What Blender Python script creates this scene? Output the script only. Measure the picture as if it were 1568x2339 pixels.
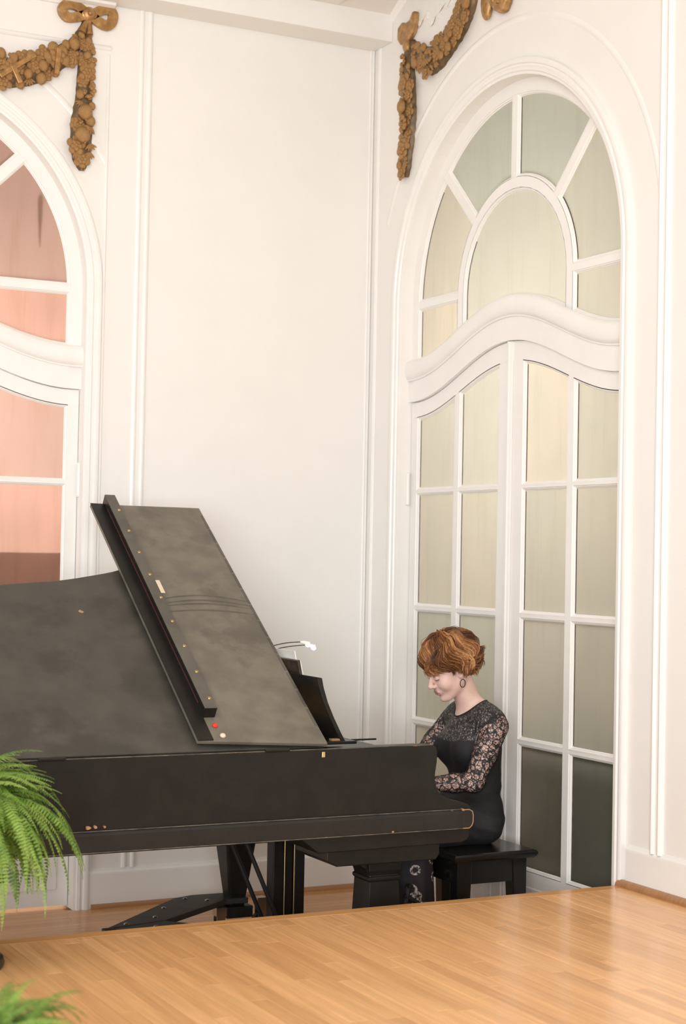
import bpy, bmesh, math, random
import numpy as np
from math import sin, cos, pi, radians, sqrt, atan2
from mathutils import Vector, Matrix

for _o in list(bpy.data.objects):
    bpy.data.objects.remove(_o, do_unlink=True)
scene = bpy.context.scene
COL = scene.collection
rnd = random.Random(7)

# ------------------------------------------------------------------ camera
CAM = Vector((-4.28575, -7.847, 1.75))
F_PX = 3806.84
yaw, pitch, roll = radians(26.989), radians(1.478), radians(1.0942)
fw = Vector((sin(yaw) * cos(pitch), cos(yaw) * cos(pitch), sin(pitch)))
rt = Vector((cos(yaw), -sin(yaw), 0))
up = rt.cross(fw)
r2 = cos(roll) * rt + sin(roll) * up
u2 = -sin(roll) * rt + cos(roll) * up
cam = bpy.data.cameras.new('camera')
cam.sensor_fit = 'VERTICAL'
cam.sensor_height = 36.0
cam.sensor_width = 24.0
cam.lens = F_PX / 2339 * 36
cam.dof.use_dof = True
cam.dof.focus_distance = 6.9
cam.dof.aperture_fstop = 3.2
cam.clip_end = 60
camo = bpy.data.objects.new('camera', cam)
COL.objects.link(camo)
M = Matrix((r2, u2, -fw)).transposed().to_4x4()
M.translation = CAM
camo.matrix_world = M
scene.camera = camo

# ------------------------------------------------------------------ world, lights, exposure
scene.view_settings.view_transform = 'Standard'
scene.view_settings.look = 'None'
scene.view_settings.gamma = 1
scene.view_settings.use_curve_mapping = False
scene.view_settings.exposure = 0.0
world = bpy.data.worlds.new('room_light')
scene.world = world
world.use_nodes = True
world.node_tree.nodes['Background'].inputs[0].default_value = (0.95, 1.0, 1.04, 1)
world.node_tree.nodes['Background'].inputs[1].default_value = 0.45


def area(name, loc, target, sx, sy, power, color=(.955, 1, 1.03)):
    l = bpy.data.lights.new(name, 'AREA')
    l.shape = 'RECTANGLE'
    l.size, l.size_y = sx, sy
    l.energy = power
    l.color = color
    o = bpy.data.objects.new(name, l)
    COL.objects.link(o)
    o.location = loc
    o.rotation_euler = (Vector(target) - Vector(loc)).to_track_quat('-Z', 'Y').to_euler()
    return o


area('ceiling_lights', (-4.5, -5.0, 4.6), (-2.4, -2.4, 0), 2.6, 2.6, 108)
area('side_hall_lamp', (-6.4, -2.2, 0.95), (-1.2, -0.3, .25), 1.6, 1.2, 42)
area('front_fill_light', (-5.6, -9.6, 1.85), (-1.5, -1.0, 1.3), 3.4, 1.8, 425)  # unseen front light behind the camera, added to brighten under the piano
area('hall_lamp', (1.35, -1.3, 2.7), (-0.05, -1.3, 2.3), 1.2, 1.2, 60, (1, .99, .97))
area('corridor_lamp', (-2.3, 1.5, 2.3), (-2.3, 0.1, 2.2), 1.2, 1.2, 50, (1, .97, .94))


# ------------------------------------------------------------------ helpers
def lin(r, g, b):
    return tuple(((v / 255) / 12.92 if v / 255 <= .04045 else ((v / 255 + .055) / 1.055) ** 2.4) for v in (r, g, b)) + (1,)


class NT:
    def __init__(s, name):
        s.m = bpy.data.materials.new(name)
        s.m.use_nodes = True
        s.t = s.m.node_tree
        s.b = s.t.nodes['Principled BSDF']
        s.out = s.t.nodes['Material Output']

    def n(s, typ, **kw):
        nd = s.t.nodes.new(typ)
        for k, v in kw.items():
            if k.startswith('i_'):
                key = k[2:]
                key = int(key) if key.isdigit() else key.replace('_', ' ')
                nd.inputs[key].default_value = v
            else:
                setattr(nd, k, v)
        return nd

    def l(s, a, b):
        s.t.links.new(a, b)

    def ramp(s, fac, stops):
        r = s.n('ShaderNodeValToRGB')
        els = r.color_ramp.elements
        while len(els) < len(stops):
            els.new(.5)
        for e, (p, c) in zip(els, stops):
            e.position = p
            e.color = c if len(c) == 4 else (*c, 1)
        s.l(fac, r.inputs[0])
        return r.outputs[0]

    def mix(s, fac, a, b, mode='MIX'):
        m = s.n('ShaderNodeMix', data_type='RGBA', blend_type=mode)
        for sock, v in ((m.inputs[0], fac), (m.inputs[6], a), (m.inputs[7], b)):
            if hasattr(v, 'links'):
                s.l(v, sock)
            else:
                sock.default_value = v
        return m.outputs[2]

    def coord(s, scale=(1, 1, 1), kind='Object'):
        tc = s.n('ShaderNodeTexCoord')
        mp = s.n('ShaderNodeMapping')
        mp.inputs['Scale'].default_value = scale
        s.l(tc.outputs[kind], mp.inputs[0])
        return mp.outputs[0]

    def noise(s, scale, detail=3, vec=None, rough=.55):
        nd = s.n('ShaderNodeTexNoise')
        nd.inputs['Scale'].default_value = scale
        nd.inputs['Detail'].default_value = detail
        nd.inputs['Roughness'].default_value = rough
        if vec is not None:
            s.l(vec, nd.inputs['Vector'])
        return nd.outputs['Fac']

    def bump(s, h, strength=.2, dist=.002):
        b = s.n('ShaderNodeBump')
        b.inputs['Strength'].default_value = strength
        b.inputs['Distance'].default_value = dist
        s.l(h, b.inputs['Height'])
        s.l(b.outputs[0], s.b.inputs['Normal'])


def simple(name, col, rough=.5, metal=0, var=.12, nscale=12, bump=0, spec=.5, coat=0):
    t = NT(name)
    c = t.coord()
    nz = t.noise(nscale, 4, c)
    a = tuple(v * (1 - var) for v in col[:3]) + (1,)
    b = tuple(min(1, v * (1 + var)) for v in col[:3]) + (1,)
    t.l(t.ramp(nz, [(.3, a), (.7, b)]), t.b.inputs['Base Color'])
    t.b.inputs['Roughness'].default_value = rough
    t.b.inputs['Metallic'].default_value = metal
    t.b.inputs['Specular IOR Level'].default_value = spec
    t.b.inputs['Coat Weight'].default_value = coat
    t.b.inputs['Coat Roughness'].default_value = .2
    if bump:
        t.bump(t.noise(nscale * 4, 3, c), bump)
    return t.m


MAT = {}
MAT['wall'] = simple('cream_wall_paint', (.86, .832, .785), .42, var=.015, nscale=3, bump=.05)
MAT['trim'] = simple('cream_gloss_paint', (.87, .845, .80), .3, var=.02, nscale=6, bump=.06)
MAT['ceil'] = simple('ceiling_paint', (.80, .75, .70), .7, var=.02)
MAT['pane_shade'] = simple('pane_edge_shade', (.10, .075, .05), .8, var=.4, nscale=30)
MAT['brass'] = simple('brass', (.62, .44, .2), .35, 1)
MAT['chrome'] = simple('chrome', (.6, .58, .52), .25, 1)
MAT['rubber'] = simple('black_rubber', (.012, .012, .012), .6)
MAT['red'] = simple('red_rubber', (.75, .03, .02), .45)
MAT['ivory'] = simple('ivory_label', (.78, .62, .45), .5)
MAT['white_key'] = simple('ivory_key', (.8, .76, .66), .25)
MAT['felt'] = simple('plum_felt', (.06, .008, .012), .95)
MAT['paper'] = simple('paper', (.85, .84, .8), .7, var=.04)
MAT['cover'] = simple('dark_book_cover', (.05, .03, .022), .5, var=.6, nscale=40)
MAT['goldplate'] = simple('piano_plate_bronze', (.45, .28, .09), .35, .9)
MAT['bench'] = simple('bench_black_lacquer', (.008, .0075, .007), .22, var=.3)
MAT['pot'] = simple('dark_pot_glaze', (.02, .018, .016), .4, var=.3)
MAT['soil'] = simple('dark_soil', (.03, .02, .012), .95, var=.5, nscale=60)
MAT['dark_blocker'] = simple('dark_blocker_paint', (.012, .014, .013), .6, var=.2)
MAT['black_metal'] = simple('black_enamel_metal', (.014, .013, .0125), .45, var=.3)
MAT['dolly_steel'] = simple('worn_black_steel', (.04, .036, .031), .5, var=.3)
MAT['chip'] = simple('bare_wood_chip', (.42, .22, .10), .7)
MAT['edge_highlight'] = simple('moulding_edge_highlight', (.10, .085, .068), .4, var=.6, nscale=25)  # pale tone puts the highlight along the piano edges into the colour
MAT['scuff'] = simple('scuff_smear', (.10, .088, .068), .5, var=.3)
MAT['crack'] = simple('brown_plaster_crack', (.36, .24, .13), .9)
MAT['eye'] = simple('eye_white', (.75, .72, .68), .2, var=.02)
MAT['iris'] = simple('dark_iris', (.03, .02, .012), .2)
MAT['lash'] = simple('lash_hair', (.03, .015, .008), .7)
MAT['shoe'] = simple('black_leather', (.012, .011, .011), .35)


def led_mat():
    t = NT('led_lamp_glow')
    t.l(t.ramp(t.noise(40, 1, t.coord()), [(0, (.8, .86, 1)), (1, (.95, .97, 1))]), t.b.inputs['Emission Color'])
    t.b.inputs['Emission Strength'].default_value = 14
    return t.m


MAT['led'] = led_mat()


def gold_mat():
    t = NT('old_gold_paint')
    c = t.coord()
    n1 = t.noise(28, 5, c)
    ao = t.n('ShaderNodeAmbientOcclusion', samples=4)
    ao.inputs['Distance'].default_value = .015
    col = t.ramp(n1, [(.25, lin(136, 100, 58)), (.55, lin(178, 137, 86)), (.8, lin(214, 176, 124))])
    # gold tone varies with noise alone
    t.l(col, t.b.inputs['Base Color'])
    t.b.inputs['Roughness'].default_value = .34
    t.b.inputs['Metallic'].default_value = .55
    t.bump(t.noise(140, 4, c), .5, .003)
    t.t.nodes.remove(ao)
    return t.m


MAT['gold'] = gold_mat()
MAT['gold_crevice'] = simple('crevice_shade_gold', (.16, .105, .052), .5, .35, var=.35, nscale=40, bump=.4)  # dark gold under the carving: patina plus crevice shade put into the colour


def ebony(name, base, rough, dusty=False):
    t = NT(name)
    c = t.coord()
    fine = t.noise(9, 6, c)
    a = tuple(v * .82 for v in base) + (1,)
    b = tuple(v * 1.15 for v in base) + (1,)
    col = t.ramp(fine, [(.35, a), (.65, b)])
    if dusty:
        big = t.noise(3.1, 5, c, .6)
        col = t.mix(t.ramp(big, [(.52, (0, 0, 0)), (.60, (.55, .55, .55))]), col, tuple(v * .5 for v in base) + (1,))
        # swept arc scuffs
        w = t.n('ShaderNodeTexWave', wave_type='RINGS', rings_direction='SPHERICAL')
        w.inputs['Scale'].default_value = 1.2
        w.inputs['Distortion'].default_value = 3
    else:
        # brown chips along the moulding edges
        sep = t.n('ShaderNodeSeparateXYZ')
        t.l(c, sep.inputs[0])
        chips = None
        for z0 in (.741, .667, 1.003):
            d = t.n('ShaderNodeMath', operation='SUBTRACT')
            t.l(sep.outputs[2], d.inputs[0])
            d.inputs[1].default_value = z0
            ab = t.n('ShaderNodeMath', operation='ABSOLUTE')
            t.l(d.outputs[0], ab.inputs[0])
            lt = t.n('ShaderNodeMath', operation='LESS_THAN')
            t.l(ab.outputs[0], lt.inputs[0])
            lt.inputs[1].default_value = .0032
            if chips is None:
                chips = lt.outputs[0]
            else:
                mx = t.n('ShaderNodeMath', operation='MAXIMUM')
                t.l(chips, mx.inputs[0])
                t.l(lt.outputs[0], mx.inputs[1])
                chips = mx.outputs[0]
        cn = t.noise(14, 6, t.coord((1, 1, 2)), .8)
        th = t.ramp(cn, [(.63, (0, 0, 0)), (.66, (1, 1, 1))])
        mm = t.n('ShaderNodeMath', operation='MULTIPLY')
        t.l(chips, mm.inputs[0])
        t.l(th, mm.inputs[1])
        col = t.mix(mm.outputs[0], col, lin(150, 105, 70))
    t.l(col, t.b.inputs['Base Color'])
    rr = t.noise(5, 5, c)
    mr = t.n('ShaderNodeMapRange')
    t.l(rr, mr.inputs[0])
    mr.inputs[3].default_value = rough - .06
    mr.inputs[4].default_value = rough + .08
    t.l(mr.outputs[0], t.b.inputs['Roughness'])
    t.b.inputs['Specular IOR Level'].default_value = .5 if dusty else .22
    return t.m


MAT['case'] = ebony('ebony_case', (.015, .013, .0105), .34)
MAT['case_edge'] = ebony('worn_ebony_moulding', (.017, .0145, .0125), .3)
MAT['case_edge'].node_tree.nodes['Principled BSDF'].inputs['Specular IOR Level'].default_value = .32
MAT['lid'] = ebony('dusty_ebony_lid', (.058, .052, .042), .42, True)
MAT['flap'] = ebony('dull_flap_underside', (.16, .142, .108), .45, True)
MAT['batten'] = ebony('dusty_batten', (.10, .09, .072), .45, True)


def wood(name, c1, c2, c3, axis, rough=.28):
    t = NT(name)
    info = t.n('ShaderNodeObjectInfo')
    sc = (2.2, 60, 20) if axis == 'x' else (60, 2.2, 20)
    tc = t.n('ShaderNodeTexCoord')
    mp = t.n('ShaderNodeMapping')
    mp.inputs['Scale'].default_value = sc
    t.l(tc.outputs['Object'], mp.inputs[0])
    av = t.n('ShaderNodeVectorMath', operation='ADD')
    t.l(mp.outputs[0], av.inputs[0])
    ms = t.n('ShaderNodeVectorMath', operation='SCALE')
    ms.inputs[0].default_value = (37, 91, 13)
    t.l(info.outputs['Random'], ms.inputs['Scale'])
    t.l(ms.outputs[0], av.inputs[1])
    g = t.noise(1.0, 5, av.outputs[0], .6)
    base = t.ramp(info.outputs['Random'], [(0, c1), (.5, c2), (1, c3)])
    grain = t.ramp(g, [(.3, (.80, .76, .70)), (.7, (1.08, 1.07, 1.05))])
    col = t.mix(1.0, base, grain, 'MULTIPLY')
    t.l(col, t.b.inputs['Base Color'])
    t.b.inputs['Roughness'].default_value = rough
    t.b.inputs['Coat Weight'].default_value = .15
    t.bump(g, .05, .001)
    return t.m


MAT['plank'] = wood('maple_plank', (.73, .395, .17, 1), (.82, .455, .20, 1), (.89, .51, .235, 1), 'y')
MAT['plank_x'] = wood('oak_plank', (.60, .30, .105, 1), (.67, .345, .125, 1), (.74, .39, .15, 1), 'x')
MAT['shoe_mould'] = wood('oak_quarter_round', (.38, .19, .08, 1), (.42, .21, .09, 1), (.44, .23, .1, 1), 'x', .4)


def pane_mat(name, col, stain, gloss=.07):
    t = NT(name)
    t.t.nodes.remove(t.b)
    c = t.coord((9, 9, .9))
    st = t.noise(2.2, 5, c, .6)
    c2 = t.coord()
    bl = t.noise(1.7, 3, c2)
    info = t.n('ShaderNodeObjectInfo')
    colr = t.ramp(info.outputs['Random'], [(0, tuple(v * .95 for v in col)), (1, (min(1, col[0] * 1.07), col[1] * 1.0, col[2] * .97))])
    colr = t.mix(t.ramp(st, [(.5, (0, 0, 0)), (.85, (.6, .6, .6))]), colr, (*stain, 1))
    colr = t.mix(t.ramp(bl, [(.4, (0, 0, 0)), (.8, (.35, .35, .35))]), colr, (*[v * .82 for v in col], 1))
    tr = t.n('ShaderNodeBsdfTranslucent')
    t.l(colr, tr.inputs[0])
    gl = t.n('ShaderNodeBsdfGlossy')
    gl.inputs['Roughness'].default_value = .22
    gl.inputs['Color'].default_value = (.9, .92, .9, 1)
    fr = t.n('ShaderNodeFresnel')
    fr.inputs[0].default_value = 1.45
    mx = t.n('ShaderNodeMixShader')
    t.l(fr.outputs[0], mx.inputs[0])
    t.l(tr.outputs[0], mx.inputs[1])
    t.l(gl.outputs[0], mx.inputs[2])
    t.l(mx.outputs[0], t.out.inputs[0])
    return t.m


MAT['pane_green'] = pane_mat('frosted_green_glass', (.78, .765, .69), (.66, .64, .53))
MAT['pane_pink'] = pane_mat('frosted_pink_glass', (.84, .67, .60), (.70, .50, .41))
MAT['film2'] = pane_mat('thin_brown_run', (.80, .66, .56), (.7, .5, .4))
MAT['film'] = pane_mat('darker_film', (.72, .66, .62), (.6, .5, .45))


def fern_mat():
    t = NT('fern_leaf')
    info = t.n('ShaderNodeObjectInfo')
    c = t.coord()
    base = t.ramp(info.outputs['Random'], [(0, lin(62, 96, 28)), (.5, lin(104, 142, 46)), (1, lin(156, 184, 86))])
    col = t.mix(t.ramp(t.noise(30, 2, c), [(.35, (0, 0, 0)), (.7, (.6, .6, .6))]), base, lin(160, 188, 88))
    t.l(col, t.b.inputs['Base Color'])
    t.b.inputs['Roughness'].default_value = .5
    t.b.inputs['Transmission Weight'].default_value = 0
    tr = t.n('ShaderNodeBsdfTranslucent')
    t.l(col, tr.inputs[0])
    mx = t.n('ShaderNodeMixShader')
    mx.inputs[0].default_value = .3
    t.l(t.b.outputs[0], mx.inputs[1])
    t.l(tr.outputs[0], mx.inputs[2])
    t.l(mx.outputs[0], t.out.inputs[0])
    return t.m


MAT['fern'] = fern_mat()


def skin_mat():
    t = NT('fair_skin')
    c = t.coord()
    n1 = t.noise(14, 3, c)
    t.l(t.ramp(n1, [(.3, (.74, .48, .40)), (.7, (.82, .57, .485))]), t.b.inputs['Base Color'])
    t.b.inputs['Roughness'].default_value = .5
    t.b.inputs['Subsurface Weight'].default_value = .15
    t.b.inputs['Subsurface Radius'].default_value = (.02, .008, .004)
    t.b.inputs['Subsurface Scale'].default_value = .3
    return t.m


MAT['skin'] = skin_mat()
MAT['lips'] = simple('lips', (.60, .27, .21), .45, var=.05)
MAT['cheek'] = simple('rosy_skin', (.72, .40, .34), .5, var=.04)


def lace_mat(name, solid):
    t = NT(name)
    c = t.coord()
    nz = t.n('ShaderNodeTexNoise')
    nz.inputs['Scale'].default_value = 60
    t.l(c, nz.inputs['Vector'])
    sc = t.n('ShaderNodeVectorMath', operation='MULTIPLY_ADD')
    t.l(nz.outputs['Color'], sc.inputs[0])
    sc.inputs[1].default_value = (.016, .016, .016)
    t.l(c, sc.inputs[2])

    def edge(scale, a, b):
        v = t.n('ShaderNodeTexVoronoi', feature='DISTANCE_TO_EDGE')
        v.inputs['Scale'].default_value = scale
        t.l(sc.outputs[0], v.inputs['Vector'])
        return t.ramp(v.outputs['Distance'], [(a, (1, 1, 1)), (b, (0, 0, 0))])
    net = edge(92, .05, .085)
    vine = edge(34, .05, .08)
    fl = t.ramp(t.noise(30, 3, c, .6), [(solid - .02, (0, 0, 0)), (solid + .02, (1, 1, 1))])
    m1 = t.n('ShaderNodeMath', operation='MAXIMUM')
    t.l(net, m1.inputs[0])
    t.l(fl, m1.inputs[1])
    m2 = t.n('ShaderNodeMath', operation='MAXIMUM')
    t.l(m1.outputs[0], m2.inputs[0])
    t.l(vine, m2.inputs[1])
    t.b.inputs['Base Color'].default_value = (.012, .011, .012, 1)
    t.b.inputs['Roughness'].default_value = .65
    tr = t.n('ShaderNodeBsdfTransparent')
    mx = t.n('ShaderNodeMixShader')
    t.l(m2.outputs[0], mx.inputs[0])
    t.l(tr.outputs[0], mx.inputs[1])
    t.l(t.b.outputs[0], mx.inputs[2])
    t.l(mx.outputs[0], t.out.inputs[0])
    return t.m


MAT['lace'] = lace_mat('black_lace', .57)
MAT['dress'] = simple('black_jersey', (.011, .010, .011), .75, var=.2, nscale=50)


def lined_lace():
    t = NT('lined_black_lace')
    c = t.coord((70, 70, 20))
    n1 = t.noise(1.6, 4, c, .7)
    v = t.n('ShaderNodeTexVoronoi', feature='DISTANCE_TO_EDGE')
    v.inputs['Scale'].default_value = 80
    t.l(t.coord(), v.inputs['Vector'])
    a = t.ramp(n1, [(.45, (0, 0, 0)), (.62, (1, 1, 1))])
    b = t.ramp(v.outputs['Distance'], [(.08, (0, 0, 0)), (.16, (1, 1, 1))])
    m = t.n('ShaderNodeMath', operation='MULTIPLY')
    t.l(a, m.inputs[0])
    t.l(b, m.inputs[1])
    t.l(t.mix(m.outputs[0], (.013, .012, .013, 1), (.30, .25, .225, 1)), t.b.inputs['Base Color'])
    t.b.inputs['Roughness'].default_value = .6
    return t.m


MAT['lined_lace'] = lined_lace()


def floral():
    t = NT('floral_print_cloth')
    c = t.coord()
    v = t.n('ShaderNodeTexVoronoi', feature='F1')
    v.inputs['Scale'].default_value = 13
    t.l(c, v.inputs['Vector'])
    ring = t.ramp(v.outputs['Distance'], [(.26, (0, 0, 0)), (.30, (1, 1, 1)), (.34, (1, 1, 1)), (.38, (0, 0, 0))])
    nz = t.ramp(t.noise(120, 3, c), [(.42, (0, 0, 0)), (.55, (1, 1, 1))])
    m = t.n('ShaderNodeMath', operation='MULTIPLY')
    t.l(ring, m.inputs[0])
    t.l(nz, m.inputs[1])
    t.l(t.mix(m.outputs[0], (.018, .010, .012, 1), (.6, .5, .45, 1)), t.b.inputs['Base Color'])
    t.b.inputs['Roughness'].default_value = .8
    return t.m


MAT['floral'] = floral()


def hair_mat():
    t = NT('auburn_hair')
    at = t.n('ShaderNodeAttribute', attribute_name='lock')
    c = t.coord()
    n1 = t.noise(90, 3, c)
    ad = t.n('ShaderNodeMath', operation='ADD')
    t.l(at.outputs['Fac'], ad.inputs[0])
    sb = t.n('ShaderNodeMath', operation='MULTIPLY_ADD')
    t.l(n1, sb.inputs[0])
    sb.inputs[1].default_value = .6
    sb.inputs[2].default_value = -.3
    t.l(sb.outputs[0], ad.inputs[1])
    t.l(t.ramp(ad.outputs[0], [(0, lin(72, 42, 20)), (.4, lin(126, 76, 38)), (.75, lin(176, 118, 66)), (1, lin(214, 162, 108))]), t.b.inputs['Base Color'])
    t.b.inputs['Roughness'].default_value = .42
    t.bump(n1, .25, .002)
    return t.m


MAT['hair'] = hair_mat()


# ---- object helpers
def tag(o, label=None, cat=None, group=None, kind=None):
    if label:
        o['label'] = label
    if cat:
        o['category'] = cat
    if group:
        o['group'] = group
    if kind:
        o['kind'] = kind
    return o


def empty(name, loc, rz=0.0):
    o = bpy.data.objects.new(name, None)
    o.empty_display_size = .1
    COL.objects.link(o)
    o.location = loc
    o.rotation_euler = (0, 0, rz)
    return o


def wmat(o):
    m = Matrix.LocRotScale(o.location, o.rotation_euler, o.scale)
    return wmat(o.parent) @ o.matrix_parent_inverse @ m if o.parent else m


def put(o, parent):
    """parent a world-space mesh object"""
    if parent is not None:
        o.parent = parent
        o.matrix_parent_inverse = wmat(parent).inverted()
    return o


def objm(name, mesh, mat, parent=None):
    o = bpy.data.objects.new(name, mesh)
    COL.objects.link(o)
    if mat is not None and not mesh.materials:
        for m_ in (mat if isinstance(mat, (list, tuple)) else [mat]):
            mesh.materials.append(MAT[m_] if isinstance(m_, str) else m_)
    put(o, parent)
    return o


class MB:
    def __init__(s):
        s.v, s.f = [], []

    def add(s, vs, fs):
        k = len(s.v)
        s.v += [tuple(p) for p in vs]
        s.f += [tuple(i + k for i in f) for f in fs]
        return s

    def box(s, a, b):
        (x0, y0, z0), (x1, y1, z1) = a, b
        return s.add([(x0, y0, z0), (x1, y0, z0), (x1, y1, z0), (x0, y1, z0), (x0, y0, z1), (x1, y0, z1), (x1, y1, z1), (x0, y1, z1)],
                     [(0, 3, 2, 1), (4, 5, 6, 7), (0, 1, 5, 4), (1, 2, 6, 5), (2, 3, 7, 6), (3, 0, 4, 7)])

    def hexa(s, p8):
        return s.add(p8, [(0, 3, 2, 1), (4, 5, 6, 7), (0, 1, 5, 4), (1, 2, 6, 5), (2, 3, 7, 6), (3, 0, 4, 7)])

    def prism(s, poly, fn, d0, d1):
        """poly list of 2d pts; fn(u,v,d)->3d"""
        n = len(poly)
        vs = [fn(u, v, d0) for u, v in poly] + [fn(u, v, d1) for u, v in poly]
        fs = [tuple(range(n)), tuple(range(2 * n - 1, n - 1, -1))]
        fs += [(i, n + i, n + (i + 1) % n, (i + 1) % n) for i in range(n)]
        return s.add(vs, fs)

    def strip(s, ptsA, ptsB, fn, d0, d1, closed=False):
        """solid band between two matching polylines"""
        n = len(ptsA)
        vs = []
        for a, b in zip(ptsA, ptsB):
            vs += [fn(*a, d0), fn(*b, d0), fn(*b, d1), fn(*a, d1)]
        fs = []
        for i in range(n if closed else n - 1):
            j = (i + 1) % n
            for k in range(4):
                k2 = (k + 1) % 4
                fs.append((4 * i + k, 4 * i + k2, 4 * j + k2, 4 * j + k))
        if not closed:
            fs += [(0, 3, 2, 1), (4 * n - 4, 4 * n - 3, 4 * n - 2, 4 * n - 1)]
        return s.add(vs, fs)

    def sweep(s, path, prof, fn, closed=False):
        """path: list of (u,v,nu,nv) point+2d normal; prof: list of (off,d)"""
        n, m = len(path), len(prof)
        vs = [fn(u + nu * o, v + nv * o, d) for (u, v, nu, nv) in path for (o, d) in prof]
        fs = []
        for i in range(n if closed else n - 1):
            j = (i + 1) % n
            for k in range(m - 1):
                fs.append((i * m + k, i * m + k + 1, j * m + k + 1, j * m + k))
        return s.add(vs, fs)

    def tube(s, pts, rad, seg=8, cap=True):
        n = len(pts)
        rads = rad if isinstance(rad, (list, tuple)) else [rad] * n
        P = [Vector(p) for p in pts]
        ref = Vector((0, 0, 1))
        vs = []
        prev = None
        for i in range(n):
            t = (P[min(i + 1, n - 1)] - P[max(i - 1, 0)])
            t = t.normalized() if t.length > 1e-9 else Vector((0, 0, 1))
            if prev is None:
                a = t.cross(ref if abs(t.dot(ref)) < .9 else Vector((1, 0, 0))).normalized()
            else:
                a = (prev - t * prev.dot(t)).normalized()
            prev = a
            b = t.cross(a)
            for k in range(seg):
                w = 2 * pi * k / seg
                vs.append(P[i] + (a * cos(w) + b * sin(w)) * rads[i])
        fs = []
        for i in range(n - 1):
            for k in range(seg):
                fs.append((i * seg + k, i * seg + (k + 1) % seg, (i + 1) * seg + (k + 1) % seg, (i + 1) * seg + k))
        if cap:
            fs += [tuple(range(seg - 1, -1, -1)), tuple(range((n - 1) * seg, n * seg))]
        return s.add(vs, fs)

    def lathe(s, prof, c, seg=24):
        vs, fs = [], []
        m = len(prof)
        for k in range(seg):
            w = 2 * pi * k / seg
            for r_, z in prof:
                vs.append((c[0] + r_ * cos(w), c[1] + r_ * sin(w), c[2] + z))
        for k in range(seg):
            k2 = (k + 1) % seg
            for i in range(m - 1):
                fs.append((k * m + i, k2 * m + i, k2 * m + i + 1, k * m + i + 1))
        return s.add(vs, fs)

    def ell(s, c, r, seg=12, rings=8, ax=None):
        A = ax or (Vector((1, 0, 0)), Vector((0, 1, 0)), Vector((0, 0, 1)))
        vs, fs = [], []
        c = Vector(c)
        for i in range(rings + 1):
            th = pi * i / rings
            for k in range(seg):
                w = 2 * pi * k / seg
                vs.append(c + A[0] * (r[0] * sin(th) * cos(w)) + A[1] * (r[1] * sin(th) * sin(w)) + A[2] * (r[2] * cos(th)))
        for i in range(rings):
            for k in range(seg):
                k2 = (k + 1) % seg
                fs.append((i * seg + k, (i + 1) * seg + k, (i + 1) * seg + k2, i * seg + k2))
        return s.add(vs, fs)

    def mesh(s, name, smooth=False, bevel=0, seg=2):
        me = bpy.data.meshes.new(name)
        me.from_pydata(s.v, [], s.f)
        bm = bmesh.new()
        bm.from_mesh(me)
        bmesh.ops.remove_doubles(bm, verts=bm.verts, dist=1e-6)
        bmesh.ops.recalc_face_normals(bm, faces=bm.faces)
        if bevel:
            es = [e for e in bm.edges if len(e.link_faces) == 2 and e.calc_face_angle(0) > .6]
            bmesh.ops.bevel(bm, geom=es, offset=bevel, segments=seg, affect='EDGES', profile=.5, clamp_overlap=True)
        if smooth:
            for f in bm.faces:
                f.smooth = True
            for e in bm.edges:
                if len(e.link_faces) == 2 and e.calc_face_angle(0) > .7:
                    e.smooth = False
        bm.to_mesh(me)
        bm.free()
        return me

    def obj(s, name, mat, parent=None, smooth=False, bevel=0, seg=2):
        return objm(name, s.mesh(name, smooth, bevel, seg), mat, parent)


# ------------------------------------------------------------------ the room
XB = -.15          # plane of the right wall
ZC = 4.95          # ceiling
PLAT = .43         # stage platform height
UA, UB = -2.67, 1.297          # door centres (x on the back wall, -y on the right wall)
OPEN_R, SPR = .942, 3.035


def mapA(u, z, d):
    return (UA + u, d, z)


def mapB(u, z, d):
    return (XB + d, -(UB + u), z)


def arch_pts(r, n=40, z0=0.0):
    pts = [(-r, z0)]
    for i in range(n + 1):
        a = pi - pi * i / n
        pts.append((r * cos(a), SPR + r * sin(a)))
    pts.append((r, z0))
    return pts


def wall_with_arch(name, fn, uL, uR, depth=.16):
    mb = MB()
    arch = arch_pts(OPEN_R)
    # front and back faces
    for d in (0.0, depth):
        mb.add([fn(uL, 0, d), fn(-OPEN_R, 0, d), fn(-OPEN_R, ZC, d), fn(uL, ZC, d)], [(0, 1, 2, 3)])
        mb.add([fn(OPEN_R, 0, d), fn(uR, 0, d), fn(uR, ZC, d), fn(OPEN_R, ZC, d)], [(0, 1, 2, 3)])
        ap = arch[1:-1]
        for (a, b) in zip(ap[:-1], ap[1:]):
            mb.add([fn(*a, d), fn(*b, d), fn(b[0], ZC, d), fn(a[0], ZC, d)], [(0, 1, 2, 3)])
    # reveal
    for (a, b) in zip(arch[:-1], arch[1:]):
        mb.add([fn(*a, 0), fn(*b, 0), fn(*b, depth), fn(*a, depth)], [(0, 1, 2, 3)])
    # outer ends
    for u in (uL, uR):
        mb.add([fn(u, 0, 0), fn(u, ZC, 0), fn(u, ZC, depth), fn(u, 0, depth)], [(0, 1, 2, 3)])
    mb.add([fn(uL, ZC, 0), fn(uR, ZC, 0), fn(uR, ZC, depth), fn(uL, ZC, depth)], [(0, 1, 2, 3)])
    o = mb.obj(name, 'wall')
    return o


wall_back = tag(wall_with_arch('wall_back', mapA, -5.5 - UA, XB - UA), 'cream panelled back wall behind the piano', 'wall', kind='structure')
wall_right = tag(wall_with_arch('wall_right', mapB, -UB, 8.5 - UB), 'cream wall at right holding the green-glazed arched door', 'wall', kind='structure')

# floor: lower boards along x
floor = MB().box((-8, -9.5, -.12), (1.6, 2.2, -.012)).obj('floor', 'plank_x')
tag(floor, 'narrow oak strip floor under the grand piano', 'floor', kind='structure')
plank_w = .057
y = -.001
row = 0
_cache = {}


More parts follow.
